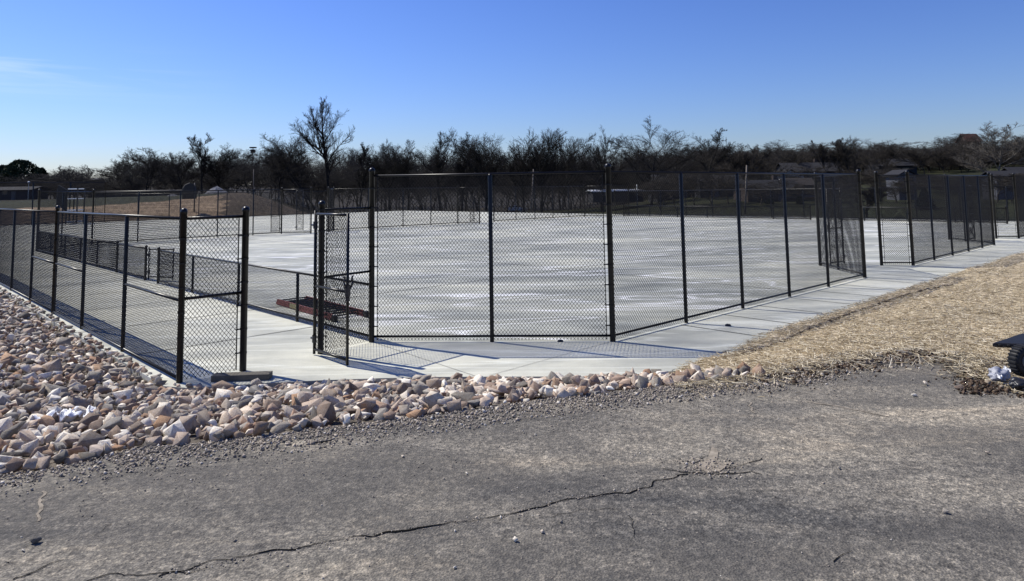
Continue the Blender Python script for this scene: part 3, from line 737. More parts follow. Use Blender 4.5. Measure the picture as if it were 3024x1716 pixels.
# ladder lying behind the low fence
def ladder():
    A = gnd(815, 900); B = gnd(985, 950); A[2] = B[2] = 0
    d = (B-A); L = np.linalg.norm(d); d /= L; n_ = np.array([-d[1], d[0], 0])
    root = empty('ladder', (A[0], A[1], 0), 'red fibreglass extension ladder with black rungs lying behind the low fence', 'ladder')
    wd = .75
    for k, off in enumerate((0, wd)):
        r_ = MB()
        for z0 in (.05, .115):
            for dz, th, w in ((0, .06, .006), (.028, .006, .035), (-.028, .006, .035)):
                c = A+d*L/2+n_*(off+(0 if w < .01 else (.014 if k == 0 else -.014)))
                rz = math.atan2(d[1], d[0]); r_.box((c[0], c[1], z0+dz+.0), (L if z0 < .1 else L*.96, w, th), rz)
        o = r_.build('side_rail', M_red, root)
        lb = MB(); c = A+d*L*.34+n_*(off-.006 if k == 0 else off+.006); lb.box((c[0], c[1], .085), (.45, .004, .11), math.atan2(d[1], d[0])); lb.build('warning_label', M_label, o)
    for i, t in enumerate(np.arange(.12, L-.05, .30)):
        for z in (.05, .115):
            r_ = MB(); p = A+d*t; q = p+n_*wd; r_.tube((p[0], p[1], z), (q[0], q[1], z), .017, n=8); r_.build('rung', M_alum, root)
    for off in (0, wd):
        f_ = MB(); c = A+d*(L+.04)+n_*off; f_.box((c[0], c[1], .07), (.14, .08, .13), math.atan2(d[1], d[0])); f_.build('foot', M_rubber, root)
ladder()
p0 = gnd(618, 1127); p1 = gnd(790, 1121)
d = p1-p0; L = np.linalg.norm(d)
mb = MB(); c = (p0+p1)/2; rz = math.atan2(d[1], d[0]); mb.box((c[0]+.03, c[1]+.06, .045), (L, .20, .085), rz)
o = mb.build('wooden_board', M_lumber); tag(o, 'short thick wooden board lying on the slab edge by the rocks', 'board')
mod = o.modifiers.new('b', 'BEVEL'); mod.width = .006; mod.segments = 2
# crumpled white plastic sheet on the rocks
def crumple(name, corners, label, cat, mat, lift=.1, amp=.07, n=22, seed=0, z=None):
    V = []; 
    for j in range(n):
        for i in range(n):
            s, t = i/(n-1), j/(n-1)
            p = (np.array(corners[0])*(1-s)+np.array(corners[1])*s)*(1-t)+(np.array(corners[3])*(1-s)+np.array(corners[2])*s)*t
            zz = gh(p[0], p[1]) if z is None else z
            k = mnoise.fractal(Vector((s*5+seed, t*5, seed)), 1, 2, 4); k2 = mnoise.fractal(Vector((s*4, t*4+seed, 7)), 1, 2, 3)
            V.append((p[0]+k2*.05, p[1]+k*.05, zz+lift+amp*k))
    Fs = [(j*n+i, j*n+i+1, (j+1)*n+i+1, (j+1)*n+i) for j in range(n-1) for i in range(n-1)]
    mb = MB(); mb.add(V, Fs); o = mb.build(name, mat, smooth=True); m = o.modifiers.new('s', 'SOLIDIFY'); m.thickness = .003
    return tag(o, label, cat)
zz = .42
crumple('plastic_sheet', [gnd(85, 1262, zz)[:2], gnd(235, 1248, zz)[:2], gnd(285, 1205, zz)[:2], gnd(200, 1215, zz)[:2]], 'crumpled white plastic sheet caught on the rock bed', 'plastic sheet', M_plastic, .13, .10, seed=3)
p = gnd(1010, 1120); mb = MB()
a = gnd(918, 1312, ZA); b = gnd(980, 1305, ZA); mb.tube((a[0], a[1], ZA+.008), (b[0], b[1], ZA+.012), .007, .005, 6)
o = mb.build('black_strip', M_rubber); tag(o, 'thin black strip of debris lying on the asphalt near the rocks', 'debris')
# single stones on the asphalt
SL = [((105, 1603), .028, 0, 'dark square-edged stone on the asphalt, low left'), ((68, 1629), .016, .98, 'small white pebble left of the dark stone on the asphalt'), ((1190, 1350), .018, .25, 'dark pebble on the asphalt below the rock bed'),
      ((1378, 1401), .014, .99, 'tiny white pebble near the middle of the asphalt'), ((1523, 1598), .018, .97, 'white pebble on the near asphalt below the long crack'), ((1603, 1574), .014, .9, 'pale pebble just under the long crack'),
      ((1656, 1543), .013, .1, 'dark pebble beside the long crack'), ((1343, 1679), .012, .98, 'white pebble nearest the bottom of the picture'), ((2700, 1171), .03, .97, 'white stone on the dark asphalt by the brown soil'), ((2732, 1138), .035, .9, 'pale flat stone on the asphalt by the brown soil'),
      ((2832, 1150), .045, .4, 'grey pointed stone on the asphalt by the brown soil'), ((2912, 1340), .02, .3, 'grey stone on the right of the asphalt'), ((2790, 1517), .022, .1, 'dark stone on the right near asphalt'), ((2480, 1385), .018, .1, 'small dark stone right of the gravel patch')]
for (x, y), s, a, lab in SL:
    V, Fq = RV[rnd.randrange(26)]; me = raw_mesh('stone', V*np.array([1, 1, .9]), Fq, M_rock, attr=np.full(len(V), a))
    o = link('stone', me); p = gnd(x, y, ZA); o.location = (p[0], p[1], ZA+s*.5); o.scale = (s*1.2,)*3; o.rotation_euler = (rnd.random(), 0, rnd.random()*6)
    tag(o, lab, 'stone')
# pile at the right edge: tyre, black mat, bag, pale panel, broken pipe
def tyre():
    c = gnd(3026, 1110, ZA); R_ = .150; c = np.array([c[0], c[1], ZA+R_])
    root = empty('wheel', (c[0], c[1], ZA), 'black rubber wheel with a pale hub ring on the soil at the right edge', 'wheel')
    yaw = .25; ax = np.array([[math.cos(yaw), 0, math.sin(yaw)], [math.sin(yaw), 0, -math.cos(yaw)], [0, 1, 0]])
    prof = [(.075, -.05), (.10, -.055), (.13, -.06), (.145, -.045), (.150, -.02), (.150, .02), (.145, .045), (.13, .06), (.10, .055), (.075, .05)]
    m = MB(); m.lathe(c, prof, 30, axis=ax); m.build('tyre', M_rubber, root, smooth=True)
    m = MB()
    for k in range(26):
        a = k*2*math.pi/26
        l0 = np.array([math.cos(a)*(R_+.001), math.sin(a)*(R_+.001), -.045]); l1 = l0*np.array([1, 1, -1]); m.tube(c+ax@l0, c+ax@l1, .011, n=5)
    m.build('tread', M_rubber, root)
    m = MB(); m.lathe(c, [(.075, .03), (.072, .062), (.060, .062), (.056, .03), (.02, .03), (.018, .055), (.001, .056)], 24, axis=ax); m.build('rim', simple('dull_rim', (.20, .19, .18), .6, .2), root, smooth=True)
tyre()
p = gnd(2925, 1022, ZA)
mb = MB(); q0 = gnd(2930, 1026, ZA); q1 = gnd(3150, 1036, ZA); q2 = gnd(3150, 985, ZA); q3 = gnd(3015, 997, ZA)
h = .055; V = []
for z in (ZA+.0, ZA+h): V += [(*q[:2], z) for q in (q0, q1, q2, q3)]
mb.add(V, [(3, 2, 1, 0), (4, 5, 6, 7), (0, 1, 5, 4), (1, 2, 6, 5), (2, 3, 7, 6), (3, 0, 4, 7)])
root = empty('rubber_track', (*q0[:2], ZA), 'flat black rubber mat with knobbly edge lying on the straw at the right edge', 'rubber mat')
o = mb.build('mat', M_rubber, root); m = o.modifiers.new('b', 'BEVEL'); m.width = .02; m.segments = 2
mb = MB(); dq = q1-q0; Lq = np.linalg.norm(dq); dq /= Lq
for k in range(int(Lq/.045)):
    c = q0+dq*(k*.045+.03); mb.box((c[0], c[1]-.008, ZA+.018+(k % 2)*.018), (.024, .02, .014), .0)
mb.build('tread_lug', M_alum, root)
def blob(name, px, z, size, mat, label, cat, seed=0, rough=.3, rz=0):
    bm = bmesh.new(); bmesh.ops.create_icosphere(bm, subdivisions=4, radius=1)
    for v in bm.verts:
        k = 1+rough*mnoise.fractal(v.co*1.6+Vector((seed, 0, 0)), 1, 2, 4); v.co *= k
    me = bpy.data.meshes.new(name); bm.to_mesh(me); bm.free(); me.materials.append(mat)
    me.polygons.foreach_set('use_smooth', [True]*len(me.polygons))
    o = link(name, me); p = gnd(px[0], px[1], z); o.location = (p[0], p[1], z+size[2]*.7); o.scale = size; o.rotation_euler = (0, 0, rz)
    return tag(o, label, cat)
o = blob('plastic_bag', (2950, 1122), ZA, (.105, .08, .065), M_greybag, 'crumpled grey and white plastic bag lying on the soil left of the wheel', 'bag', 4, .45, .4)
w = crumple('bag_flap', [gnd(2945, 1128, ZA)[:2], gnd(2958, 1138, ZA)[:2], gnd(2984, 1108, ZA)[:2], gnd(2968, 1098, ZA)[:2]], None, None, M_plastic, .06, .03, 12, 8, ZA)
for k in ('label', 'category'):
    if k in w: del w[k]
w.parent = o; bpy.context.view_layer.update(); w.matrix_parent_inverse = o.matrix_world.inverted()
blob('pipe_fitting', (3012, 1148), ZA, (.09, .07, .06), M_alum, 'broken black lump lying under the wheel at the right edge', 'debris', 9, .3)
blob('metal_pan', (3052, 1046), ZA, (.13, .05, .07), M_pale, 'pale rounded pan behind the wheel at the right edge', 'pan', 2, .1)
blob('concrete_splash', (1655, 1009), 0, (.05, .04, .02), M_alum, 'small dark lump of debris under the front panel rail', 'debris', 5)
blob('debris_lump', (2150, 0+963), 0, (.06, .04, .025), M_alum, 'small dark lump of debris by the second right fence post', 'debris', 6)

# ------------------------------------------------------------------ trees
def grow(seed, H, Wd, style):
    """returns two segment lists (trunk+limbs, branches+twigs)"""
    r = random.Random(seed); A = []; B = []
    P = dict(oak=dict(tr=.30, n1=12, a1=(.4, 1.0), up=.045, wig=.15, L=.50), vase=dict(tr=.18, n1=15, a1=(.2, .6), up=.03, wig=.09, L=.60),
             tall=dict(tr=.34, n1=15, a1=(.3, .8), up=.06, wig=.14, L=.34), scrub=dict(tr=.30, n1=10, a1=(.3, .85), up=.05, wig=.15, L=.42),
             lean=dict(tr=.30, n1=10, a1=(.3, .95), up=.03, wig=.22, L=.46))[style]
    def branch(p, d, L, rad, lev, nseg):
        out = []; q = p.copy(); dd = d.copy()
        for i in range(nseg):
            dd = dd+Vector((r.gauss(0, 1), r.gauss(0, 1), r.gauss(0, .7)))*P['wig']*(1.0 if lev else .45)+Vector((0, 0, P['up']*(1.0 if lev < 3 else .5)))
            dd.normalize(); q2 = q+dd*(L/nseg); r0 = rad*(1-.8*i/nseg); r1 = rad*(1-.8*(i+1)/nseg)
            (A if lev < 2 else B).append((q[:], q2[:], max(r0, .011), max(r1, .009))); out.append((q.copy(), q2.copy(), dd.copy(), r0)); q = q2
        return out
    def kids(segs, n, L, lev, amin, amax, start):
        m = len(segs)
        for k in range(n):
            t = start+(1-start)*(k+r.random())/n; i = min(m-1, int(t*m)); s = segs[i]
            f = r.random(); p = s[0].lerp(s[1], f); ax = s[2]
            perp = ax.cross(Vector((r.gauss(0, 1), r.gauss(0, 1), r.gauss(0, 1)))); perp.normalize()
            a = r.uniform(amin, amax); d = ax*math.cos(a)+perp*math.sin(a)
            LL = L*(1.0-.55*max(0, t-.35))*r.uniform(.75, 1.2)
            rad = s[3]*r.uniform(.5, .72)
            nseg = {1: 7, 2: 5, 3: 4, 4: 3}[lev]
            d = (d+Vector((0, 0, .18 if lev > 1 else 0))).normalized(); b = branch(p, d, LL, max(rad, [0, .06, .03, .017, .012][lev]), lev, nseg)
            nk = {1: 9, 2: 7, 3: 5, 4: 0}[lev]
            if lev < 4: kids(b, nk, LL*{1: .45, 2: .52, 3: .62}[lev], lev+1, .3, .8, .2 if lev == 1 else .1)
    tr = branch(Vector((0, 0, -.5)), Vector((r.gauss(0, .04), r.gauss(0, .04), 1)).normalized(), H*(.95 if style in ('tall', 'lean') else .72), max(.16, H*.017), 0, 9)
    kids(tr, P['n1'], H*P['L'], 1, *P['a1'], P['tr'])
    def norm(S): return np.array([s[0] for s in S]), np.array([s[1] for s in S]), np.array([s[2] for s in S]), np.array([s[3] for s in S])
    a = norm(A); b = norm(B)
    # fit to requested height and width
    allp = np.vstack([a[1], b[1]]); zt = np.percentile(allp[:, 2], 99.8); wx = np.percentile(np.abs(allp[:, 0]-np.median(allp[:, 0])), 93)*2
    sz = H/zt; sx = min(Wd/max(wx, .1), sz*(1.15 if style == 'tall' else 1.7)) if style != 'scrub' else Wd/wx
    S = np.array([sx, sx, sz])
    return (a[0]*S, a[1]*S, a[2], a[3]), (b[0]*S, b[1]*S, b[2], b[3])
def tree_mesh(seed, H, Wd, style, bark, twig=1.0):
    a, b = grow(seed, H, Wd, style)
    V, Q = tubes(a[0], a[1], a[2], a[3], 5); m1 = raw_mesh('trunk', V, Q, bark)
    V, Q = tubes(b[0], b[1], b[2]*twig, b[3]*twig, 3); m2 = raw_mesh('crown', V, Q, bark)
    return m1, m2
LIB = {}
def put_tree(px, ytop, wpx, style, Y, label, bark=M_bark, seed=None, group='bare trees along the skyline', twig=1.5):
    p = at(px, 560, Y); zb = gh(p[0], Y); zt = at(px, ytop, Y)[2]; H = zt-zb; Wd = wpx*1.18/2070*Y
    if seed is None:
        key = (style, bark.name, rnd.randrange(3))
        if key not in LIB: LIB[key] = (tree_mesh(len(LIB)*13+5, 18, 16, style, bark, 1.3), 18, 16)
        (m1, m2), h0, w0 = LIB[key]; sc = (Wd/w0, Wd/w0, H/h0)
    else: m1, m2 = tree_mesh(seed, H, Wd, style, bark, twig); sc = (1, 1, 1)
    root = empty('bare_tree', (p[0], Y, zb), label, 'tree', group); root.scale = sc
    if seed is None: root.rotation_euler = (0, 0, rnd.random()*6.28)
    link('trunk', m1, root); link('crown', m2, root)
TR = [ # px, top y, width px, style, distance, label, bark, seed
 (160, 488, 70, 'tall', 230, 'small thin bare tree right of the dark evergreen dome', 0, None),
 (205, 490, 60, 'tall', 235, 'thin bare tree second right of the evergreen dome', 0, None),
 (262, 486, 60, 'tall', 225, 'slim bare tree standing in the low gap at left', 0, None),
 (352, 455, 100, 'oak', 185, 'rounded bare oak at the left end of the taller trees', 0, 31),
 (428, 436, 135, 'oak', 180, 'wide bare oak behind the far left backboard, broad rounded crown', 0, 32),
 (505, 470, 70, 'tall', 200, 'slim bare tree between the wide oak and the jagged two-peaked tree', 0, None),
 (545, 440, 90, 'oak', 175, 'bare oak with limbs leaning left of the jagged tree', 0, 33),
 (597, 394, 105, 'tall', 172, 'jagged tall bare tree with a ragged peak, left third', 0, 34),
 (652, 430, 85, 'vase', 178, 'upright bare tree with fanned fine twigs right of the jagged tree', 0, 35),
 (700, 468, 60, 'tall', 205, 'low bare tree just left of the lattice tower', 0, None),
 (760, 462, 60, 'tall', 205, 'low bare tree at the foot of the lattice tower', 0, None),
 (822, 391, 125, 'vase', 165, 'broad twin-stemmed bare tree between the lattice tower and the thin mast', 0, 36),
 (880, 462, 70, 'oak', 190, 'low bare tree below the thin mast', 0, None),
 (934, 402, 110, 'lean', 160, 'dark bare tree leaning left against the tallest tree', 0, 37),
 (978, 289, 135, 'tall', 158, 'tallest bare tree, towering over the skyline', 0, 38),
 (1062, 420, 85, 'tall', 165, 'spindly bare tree just right of the tallest tree', 0, 39),
 (1110, 452, 80, 'oak', 190, 'low bare tree behind the left thick post of the front panel', 0, None),
 (1150, 412, 95, 'oak', 170, 'left one of two joined bare oaks above the front panel', 0, 40),
 (1205, 412, 95, 'oak', 172, 'right one of two joined bare oaks above the front panel', 0, 41),
 (1300, 377, 90, 'lean', 168, 'crooked bare tree with one spiky limb reaching up right', 0, 42),
 (1362, 394, 75, 'tall', 166, 'slim bare tree with tidy upright twigs beside the crooked tree', 0, 43),
 (1436, 396, 130, 'vase', 160, 'fan-shaped bare tree above the middle of the front panel', 0, 44),
 (1545, 390, 110, 'vase', 166, 'bare tree just right of the fan-shaped tree', 0, 45),
 (1600, 385, 105, 'vase', 164, 'bare tree with a high rounded crown, centre of the skyline', 0, 46),
 (1655, 400, 90, 'oak', 170, 'bare tree sloping down to the gap left of the great oak', 0, 47),
 (1710, 455, 80, 'oak', 190, 'low bare tree in the dip before the thick corner post', 0, None),
 (1776, 380, 110, 'oak', 150, 'bare oak behind the thick corner post of the front panel', 0, 48),
 (1920, 345, 220, 'oak', 140, 'great spreading bare oak right of the thick corner post', 0, 49),
 (2005, 430, 90, 'oak', 160, 'low bare tree under the right side of the great oak', 0, None),
 (2098, 378, 105, 'lean', 140, 'bare tree with an airy ragged crown right of the great oak', 0, 50),
 (2165, 425, 110, 'vase', 150, 'bushy bare tree behind the leaning pale utility pole', 1, 51),
 (2235, 428, 85, 'oak', 155, 'brownish bare tree with a dark straight trunk above the ranch house', 1, 52),
 (2290, 452, 90, 'oak', 170, 'low brownish bare tree left of the umbrella-shaped tree', 1, None),
 (2346, 443, 80, 'oak', 185, 'umbrella-shaped bare tree standing over the grey roofs', 1, 53),
 (2400, 455, 80, 'oak', 190, 'low brownish bare tree behind the long grey roof', 1, None),
 (2445, 412, 70, 'tall', 175, 'first of three slender bare trees above the inner gate', 1, 54),
 (2480, 408, 55, 'tall', 172, 'middle one of three slender bare trees above the inner gate', 1, 55),
 (2520, 405, 70, 'vase', 170, 'last of three slender bare trees above the inner gate', 1, 56),
 (2575, 425, 90, 'oak', 180, 'dense brownish bare tree over the wide open doorway', 1, None),
 (2552, 545, 90, 'oak', 88, 'small dark bare tree on the lawn seen through the wide open doorway', 0, 57),
 (2622, 420, 95, 'oak', 185, 'dense brownish bare tree above the pale two-storey house', 1, 58),
 (2680, 430, 80, 'oak', 190, 'brownish bare tree right of the pale two-storey house', 1, None),
 (2735, 430, 80, 'oak', 180, 'brownish bare tree above the dark spruce', 1, 59),
 (2790, 432, 70, 'vase', 190, 'upright brownish bare tree left of the rust-roofed tower house', 1, None),
 (2840, 440, 70, 'oak', 200, 'low brownish bare tree touching the rust-roofed tower house', 1, None),
 (2965, 360, 200, 'oak', 130, 'large bare tree with pale bare limbs near the right edge', 2, 60),
 (3030, 395, 120, 'oak', 170, 'brownish bare tree cut by the right picture edge', 1, 61),
]
for px, yt, wd, st, Y, lab, bk, sd in TR: put_tree(px, yt, wd, st, Y, lab, (M_bark, M_bark2, M_barkp)[bk], sd)
# dense background wood
def wood(name, label, spots, bark, libs=4, seed=900):
    base = [grow(seed+i, 10, 10, 'scrub') for i in range(libs)]
    Vs = []; Qs = []; off = 0
    for (x, y, z, H, Wd) in spots:
        a, b = base[rnd.randrange(libs)]; c, s = math.cos(x*7), math.sin(x*7)
        for S, n, tw in ((a, 3, 1.0), (b, 3, 1.5)):
            T = np.array([[c, -s, 0], [s, c, 0], [0, 0, 1]])*np.array([[Wd/10, Wd/10, 1], [Wd/10, Wd/10, 1], [1, 1, H/10]])
            k = rng.uniform(size=len(S[0])) < (.42 if tw > 1 else 1)
            V, Q = tubes(S[0][k]@T.T+np.array([x, y, z]), S[1][k]@T.T+np.array([x, y, z]), S[2][k]*tw, S[3][k]*tw, n)
            Vs.append(V); Qs.append(Q+off); off += len(V)
    me = raw_mesh(name, np.vstack(Vs), np.vstack(Qs), bark); return tag(link(name, me), label, 'woodland', kind='stuff')
sp = []
for x in np.arange(-60, 1960, 17):
    for k in range(3):
        Y = rnd.uniform(178, 250); xx = x+rnd.uniform(-14, 14); p = at(xx, 560, Y); yt = np.interp(xx, [0, 250, 400, 900, 1400, 1900], [500, 505, 468, 434, 430, 436])+14+18*math.sin(xx*.021+1)+12*math.sin(xx*.053)+rnd.uniform(-16, 50)*(1 if k else .5)
        z = gh(p[0], Y); H = at(xx, yt, Y)[2]-z; sp.append((p[0], Y, z, H, rnd.uniform(8, 14)))
wood('bare_woodland', 'dark tangled bare woodland filling the skyline behind the courts', sp, M_bark3)
sp = []
for x in np.arange(1880, 3120, 15):
    for k in range(4):
        Y = rnd.uniform(188, 290) if k else rnd.uniform(205, 235); xx = x+rnd.uniform(-12, 12); p = at(xx, 560, Y); yt = np.interp(xx, [1900, 2300, 2700, 3100], [434, 430, 418, 408])+14+14*math.sin(xx*.026)+10*math.sin(xx*.061+2)+rnd.uniform(-16, 60)*(1 if k else .6)
        z = gh(p[0], Y); H = max(3, at(xx, yt, Y)[2]-z); sp.append((p[0], Y, z, H, rnd.uniform(8, 13)))
for xx, Y, yt in [(1950, 118, 520), (1995, 122, 505), (2050, 125, 515), (2100, 120, 520), (2150, 122, 510), (2240, 118, 535), (2305, 120, 530), (2420, 122, 540), (2470, 120, 545), (2645, 116, 535), (2690, 118, 520), (2940, 105, 510), (2985, 104, 520), (2010, 140, 500), (2130, 138, 500), (2400, 160, 485), (2330, 160, 500), (2620, 165, 470), (2570, 150, 500), (2850, 205, 468), (2878, 210, 472), (2905, 205, 462), (2820, 210, 455), (2865, 190, 478), (2895, 190, 480), (2040, 150, 520), (2075, 155, 515), (1960, 140, 530), (1925, 150, 535), (2180, 150, 505), (2300, 150, 520), (2425, 150, 540), (2460, 145, 545), (2500, 150, 530), (2445, 125, 580), (2530, 150, 520), (2590, 150, 515), (2600, 160, 500), (2780, 135, 545), (2815, 140, 535), (2850, 130, 545), (2760, 150, 530), (2900, 140, 520), (2920, 150, 515), (2700, 150, 520), (3000, 150, 510), (2150, 165, 500), (2230, 160, 500)]:
    p = at(xx, 560, Y); z = gh(p[0], Y); sp.append((p[0], Y, z, at(xx, yt, Y)[2]-z, 7))
wood('brown_woodland', 'brownish bare woodland covering the hillside above the houses', sp, M_bark2, seed=950)
# evergreen dome far left, spruce on the right
def leafy(px, ytop, wpx, Y, name, label, mat, cone=False, n=9000, group=None, leaf=.16):
    p = at(px, 560, Y); zb = gh(p[0], Y); H = at(px, ytop, Y)[2]-zb; Wd = wpx/2070*Y
    root = empty(name, (p[0], Y, zb), label, 'tree', group)
    mb = MB(); mb.tube((p[0], Y, zb-.3), (p[0], Y, zb+H*.8), H*.02+.05, .03, 8); mb.build('trunk', M_bark, root)
    C = []
    while len(C) < n:
        t = rng.uniform(0, 1); a = rng.uniform(0, 6.283)
        if cone: R_ = (1-t)*.5*Wd*(.72+.28*math.sin(t*46+a*1.0))+.05; rad = R_*rng.uniform(.35, 1)**.5; z = H*(.04+.96*t)
        else:
            R_ = Wd*.5*math.sqrt(max(0, 1-(2*t*.98-.72)**2/1.65)); rad = R_*rng.uniform(.2, 1)**.4; z = H*(.06+.94*t)
            if mnoise.noise(Vector((math.cos(a)*rad*.25+px, math.sin(a)*rad*.25, z*.3))) < -.45: continue
        C.append((math.cos(a)*rad, math.sin(a)*rad, z))
    C = np.array(C); m = len(C)
    d1 = rng.normal(size=(m, 3)); d1 /= np.linalg.norm(d1, axis=1, keepdims=True); d2 = np.cross(d1, rng.normal(size=(m, 3))); d2 /= np.linalg.norm(d2, axis=1, keepdims=True)
    s = rng.uniform(.5, 1.4, (m, 1))*leaf
    V = np.stack([C-d1*s*1.6, C+d2*s*.7, C+d1*s*1.6, C-d2*s*.7], 1).reshape(-1, 3); Q = np.arange(m*4).reshape(-1, 4)
    link('crown', raw_mesh('crown', V, Q, mat), root)
leafy(62, 474, 110, 190, 'evergreen_tree', 'dark rounded evergreen tree at the far left of the skyline', M_everg, n=6500, leaf=.24)
leafy(8, 490, 60, 195, 'evergreen_tree', 'smaller dark evergreen cut by the left picture edge', M_everg, n=4500, leaf=.32)
leafy(115, 498, 50, 200, 'evergreen_tree', 'low dark evergreen leaning on the right of the rounded one', M_everg, n=3500, leaf=.32)
leafy(2728, 556, 62, 98, 'spruce_tree', 'dark conical spruce on the lawn behind the second walkway fence', M_spruce, True, 9000, leaf=.13)
leafy(2270, 588, 26, 120, 'shrub', 'small dark rounded shrub in front of the ranch house', M_everg, n=900, leaf=.12)
leafy(2360, 580, 20, 118, 'shrub', 'round dark shrub at the right end of the ranch house', M_everg, n=900, leaf=.12)

# ------------------------------------------------------------------ houses and far structures
def house(px, Y, w, d, hw, hr, label, wall, roof, rz=0.0, wins=(), door=None, garage=None, chimney=None, name='house', zoff=0.0, gable=False):
    p = at(px, 560, Y); zb = gh(p[0], Y)+zoff
    root = empty(name, (p[0], Y, zb), label, 'house', 'houses on the far hillside', rz or .001)
    M = MB(); M.box((0, 0, hw/2-.4), (w, d, hw+.8))
    # gable ends (ridge along local x unless gable faces front)
    if not gable: M.add([(-w/2, -d/2, hw), (-w/2, d/2, hw), (-w/2, 0, hw+hr-.15)], [(0, 1, 2)]); M.add([(w/2, -d/2, hw), (w/2, d/2, hw), (w/2, 0, hw+hr-.15)], [(0, 2, 1)])
    else: M.add([(-w/2, -d/2, hw), (w/2, -d/2, hw), (0, -d/2, hw+hr-.15)], [(0, 1, 2)]); M.add([(-w/2, d/2, hw), (w/2, d/2, hw), (0, d/2, hw+hr-.15)], [(0, 2, 1)])
    M.build('wall', wall, root)
    R = MB(); o_ = .45; t = .16
    if not gable:
        for s in (-1, 1):
            V = [(-w/2-o_, s*(d/2+o_), hw-.2), (w/2+o_, s*(d/2+o_), hw-.2), (w/2+o_, 0, hw+hr), (-w/2-o_, 0, hw+hr)]
            V += [(x, y, z+t) for x, y, z in V]; R.add(V, [(0, 1, 2, 3), (7, 6, 5, 4), (0, 4, 5, 1), (1, 5, 6, 2), (2, 6, 7, 3), (3, 7, 4, 0)])
    else:
        for s in (-1, 1):
            V = [(s*(w/2+o_), -d/2-o_, hw-.2), (s*(w/2+o_), d/2+o_, hw-.2), (0, d/2+o_, hw+hr), (0, -d/2-o_, hw+hr)]
            V += [(x, y, z+t) for x, y, z in V]; R.add(V, [(0, 1, 2, 3), (7, 6, 5, 4), (0, 4, 5, 1), (1, 5, 6, 2), (2, 6, 7, 3), (3, 7, 4, 0)])
    rf = R.build('roof', roof, root)
    if chimney: c = MB(); c.box((chimney, d*.1, hw+hr+.2), (.8, .8, 1.6)); c.build('chimney', M_wallb, rf)
    y = -d/2
    for (x, z, ww, hh) in wins:
        f = MB(); f.box((x, y-.04, z), (ww+.2, .08, hh+.2)); fo = f.build('window', M_trim, root)
        q = MB(); q.box((x, y-.07, z), (ww, .06, hh)); q.build('pane', M_glass, fo)
    if door is not None: q = MB(); q.box((door, y-.05, 1.05), (1.0, .1, 2.1)); q.build('door', M_trim, root)
    if garage: q = MB(); q.box((garage, y-.06, 1.15), (2.8, .12, 2.3)); q.build('garage_door', M_white, root)
    return root
house(1815, 150, 10.5, 7, 1.6, .12, 'long low shed with a bright pale metal roof right of the thick corner post', M_wallg, M_roofw, .05, [(-3, 1.2, 1, .8)], name='shed', zoff=2.3)
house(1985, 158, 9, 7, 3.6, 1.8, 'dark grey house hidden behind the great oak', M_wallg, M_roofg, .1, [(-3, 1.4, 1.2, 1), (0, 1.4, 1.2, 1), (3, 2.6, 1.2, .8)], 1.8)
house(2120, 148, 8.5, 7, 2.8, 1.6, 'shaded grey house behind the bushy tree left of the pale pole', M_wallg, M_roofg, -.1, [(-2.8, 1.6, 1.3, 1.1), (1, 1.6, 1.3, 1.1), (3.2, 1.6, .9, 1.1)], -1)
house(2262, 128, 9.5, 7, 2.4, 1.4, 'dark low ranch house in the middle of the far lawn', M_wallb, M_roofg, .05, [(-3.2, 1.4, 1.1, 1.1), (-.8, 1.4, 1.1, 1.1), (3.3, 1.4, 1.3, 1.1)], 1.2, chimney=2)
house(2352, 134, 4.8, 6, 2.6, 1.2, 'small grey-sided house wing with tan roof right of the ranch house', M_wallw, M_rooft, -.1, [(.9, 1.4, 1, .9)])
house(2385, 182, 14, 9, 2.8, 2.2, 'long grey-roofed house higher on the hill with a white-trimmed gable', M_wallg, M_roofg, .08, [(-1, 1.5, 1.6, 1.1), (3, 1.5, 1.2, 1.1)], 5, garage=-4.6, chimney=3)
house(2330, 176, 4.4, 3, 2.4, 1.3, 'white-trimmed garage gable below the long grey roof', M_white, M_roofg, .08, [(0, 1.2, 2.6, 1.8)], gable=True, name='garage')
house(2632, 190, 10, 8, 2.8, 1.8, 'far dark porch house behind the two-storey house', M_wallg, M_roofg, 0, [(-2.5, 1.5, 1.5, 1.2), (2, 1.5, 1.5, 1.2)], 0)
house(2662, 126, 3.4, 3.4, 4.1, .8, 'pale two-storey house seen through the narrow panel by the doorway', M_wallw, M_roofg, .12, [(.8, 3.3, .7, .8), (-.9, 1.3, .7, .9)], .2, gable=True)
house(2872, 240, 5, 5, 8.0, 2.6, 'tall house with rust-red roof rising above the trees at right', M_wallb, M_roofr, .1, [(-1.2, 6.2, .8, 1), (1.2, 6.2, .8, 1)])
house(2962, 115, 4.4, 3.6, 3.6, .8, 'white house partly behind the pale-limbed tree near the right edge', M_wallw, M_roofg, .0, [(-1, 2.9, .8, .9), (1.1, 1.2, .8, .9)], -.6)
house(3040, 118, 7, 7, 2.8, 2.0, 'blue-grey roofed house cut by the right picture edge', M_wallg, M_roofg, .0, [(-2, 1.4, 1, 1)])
house(30, 165, 14, 6, 2.4, .6, 'long low grey building at the far left below the evergreens', M_wallg, M_roofg, .0, [(-3, 1.8, 1, .8), (1, 1.8, 1, .8)], 3, name='low_building')
house(430, 170, 21, 5, 1.5, .2, 'long flat-roofed grey building behind the straw mound', M_wallg, M_roofg, .0, [(-5, 1.0, 1.2, .6), (0, 1.0, 1.2, .6), (5, 1.0, 1.2, .6)], name='low_building')
house(287, 260, 3, 5, 6.6, .7, 'small white-roofed building in the skyline gap at left', M_wallg, M_roofw, .0, [(0, 5, .9, .8)], name='low_building')
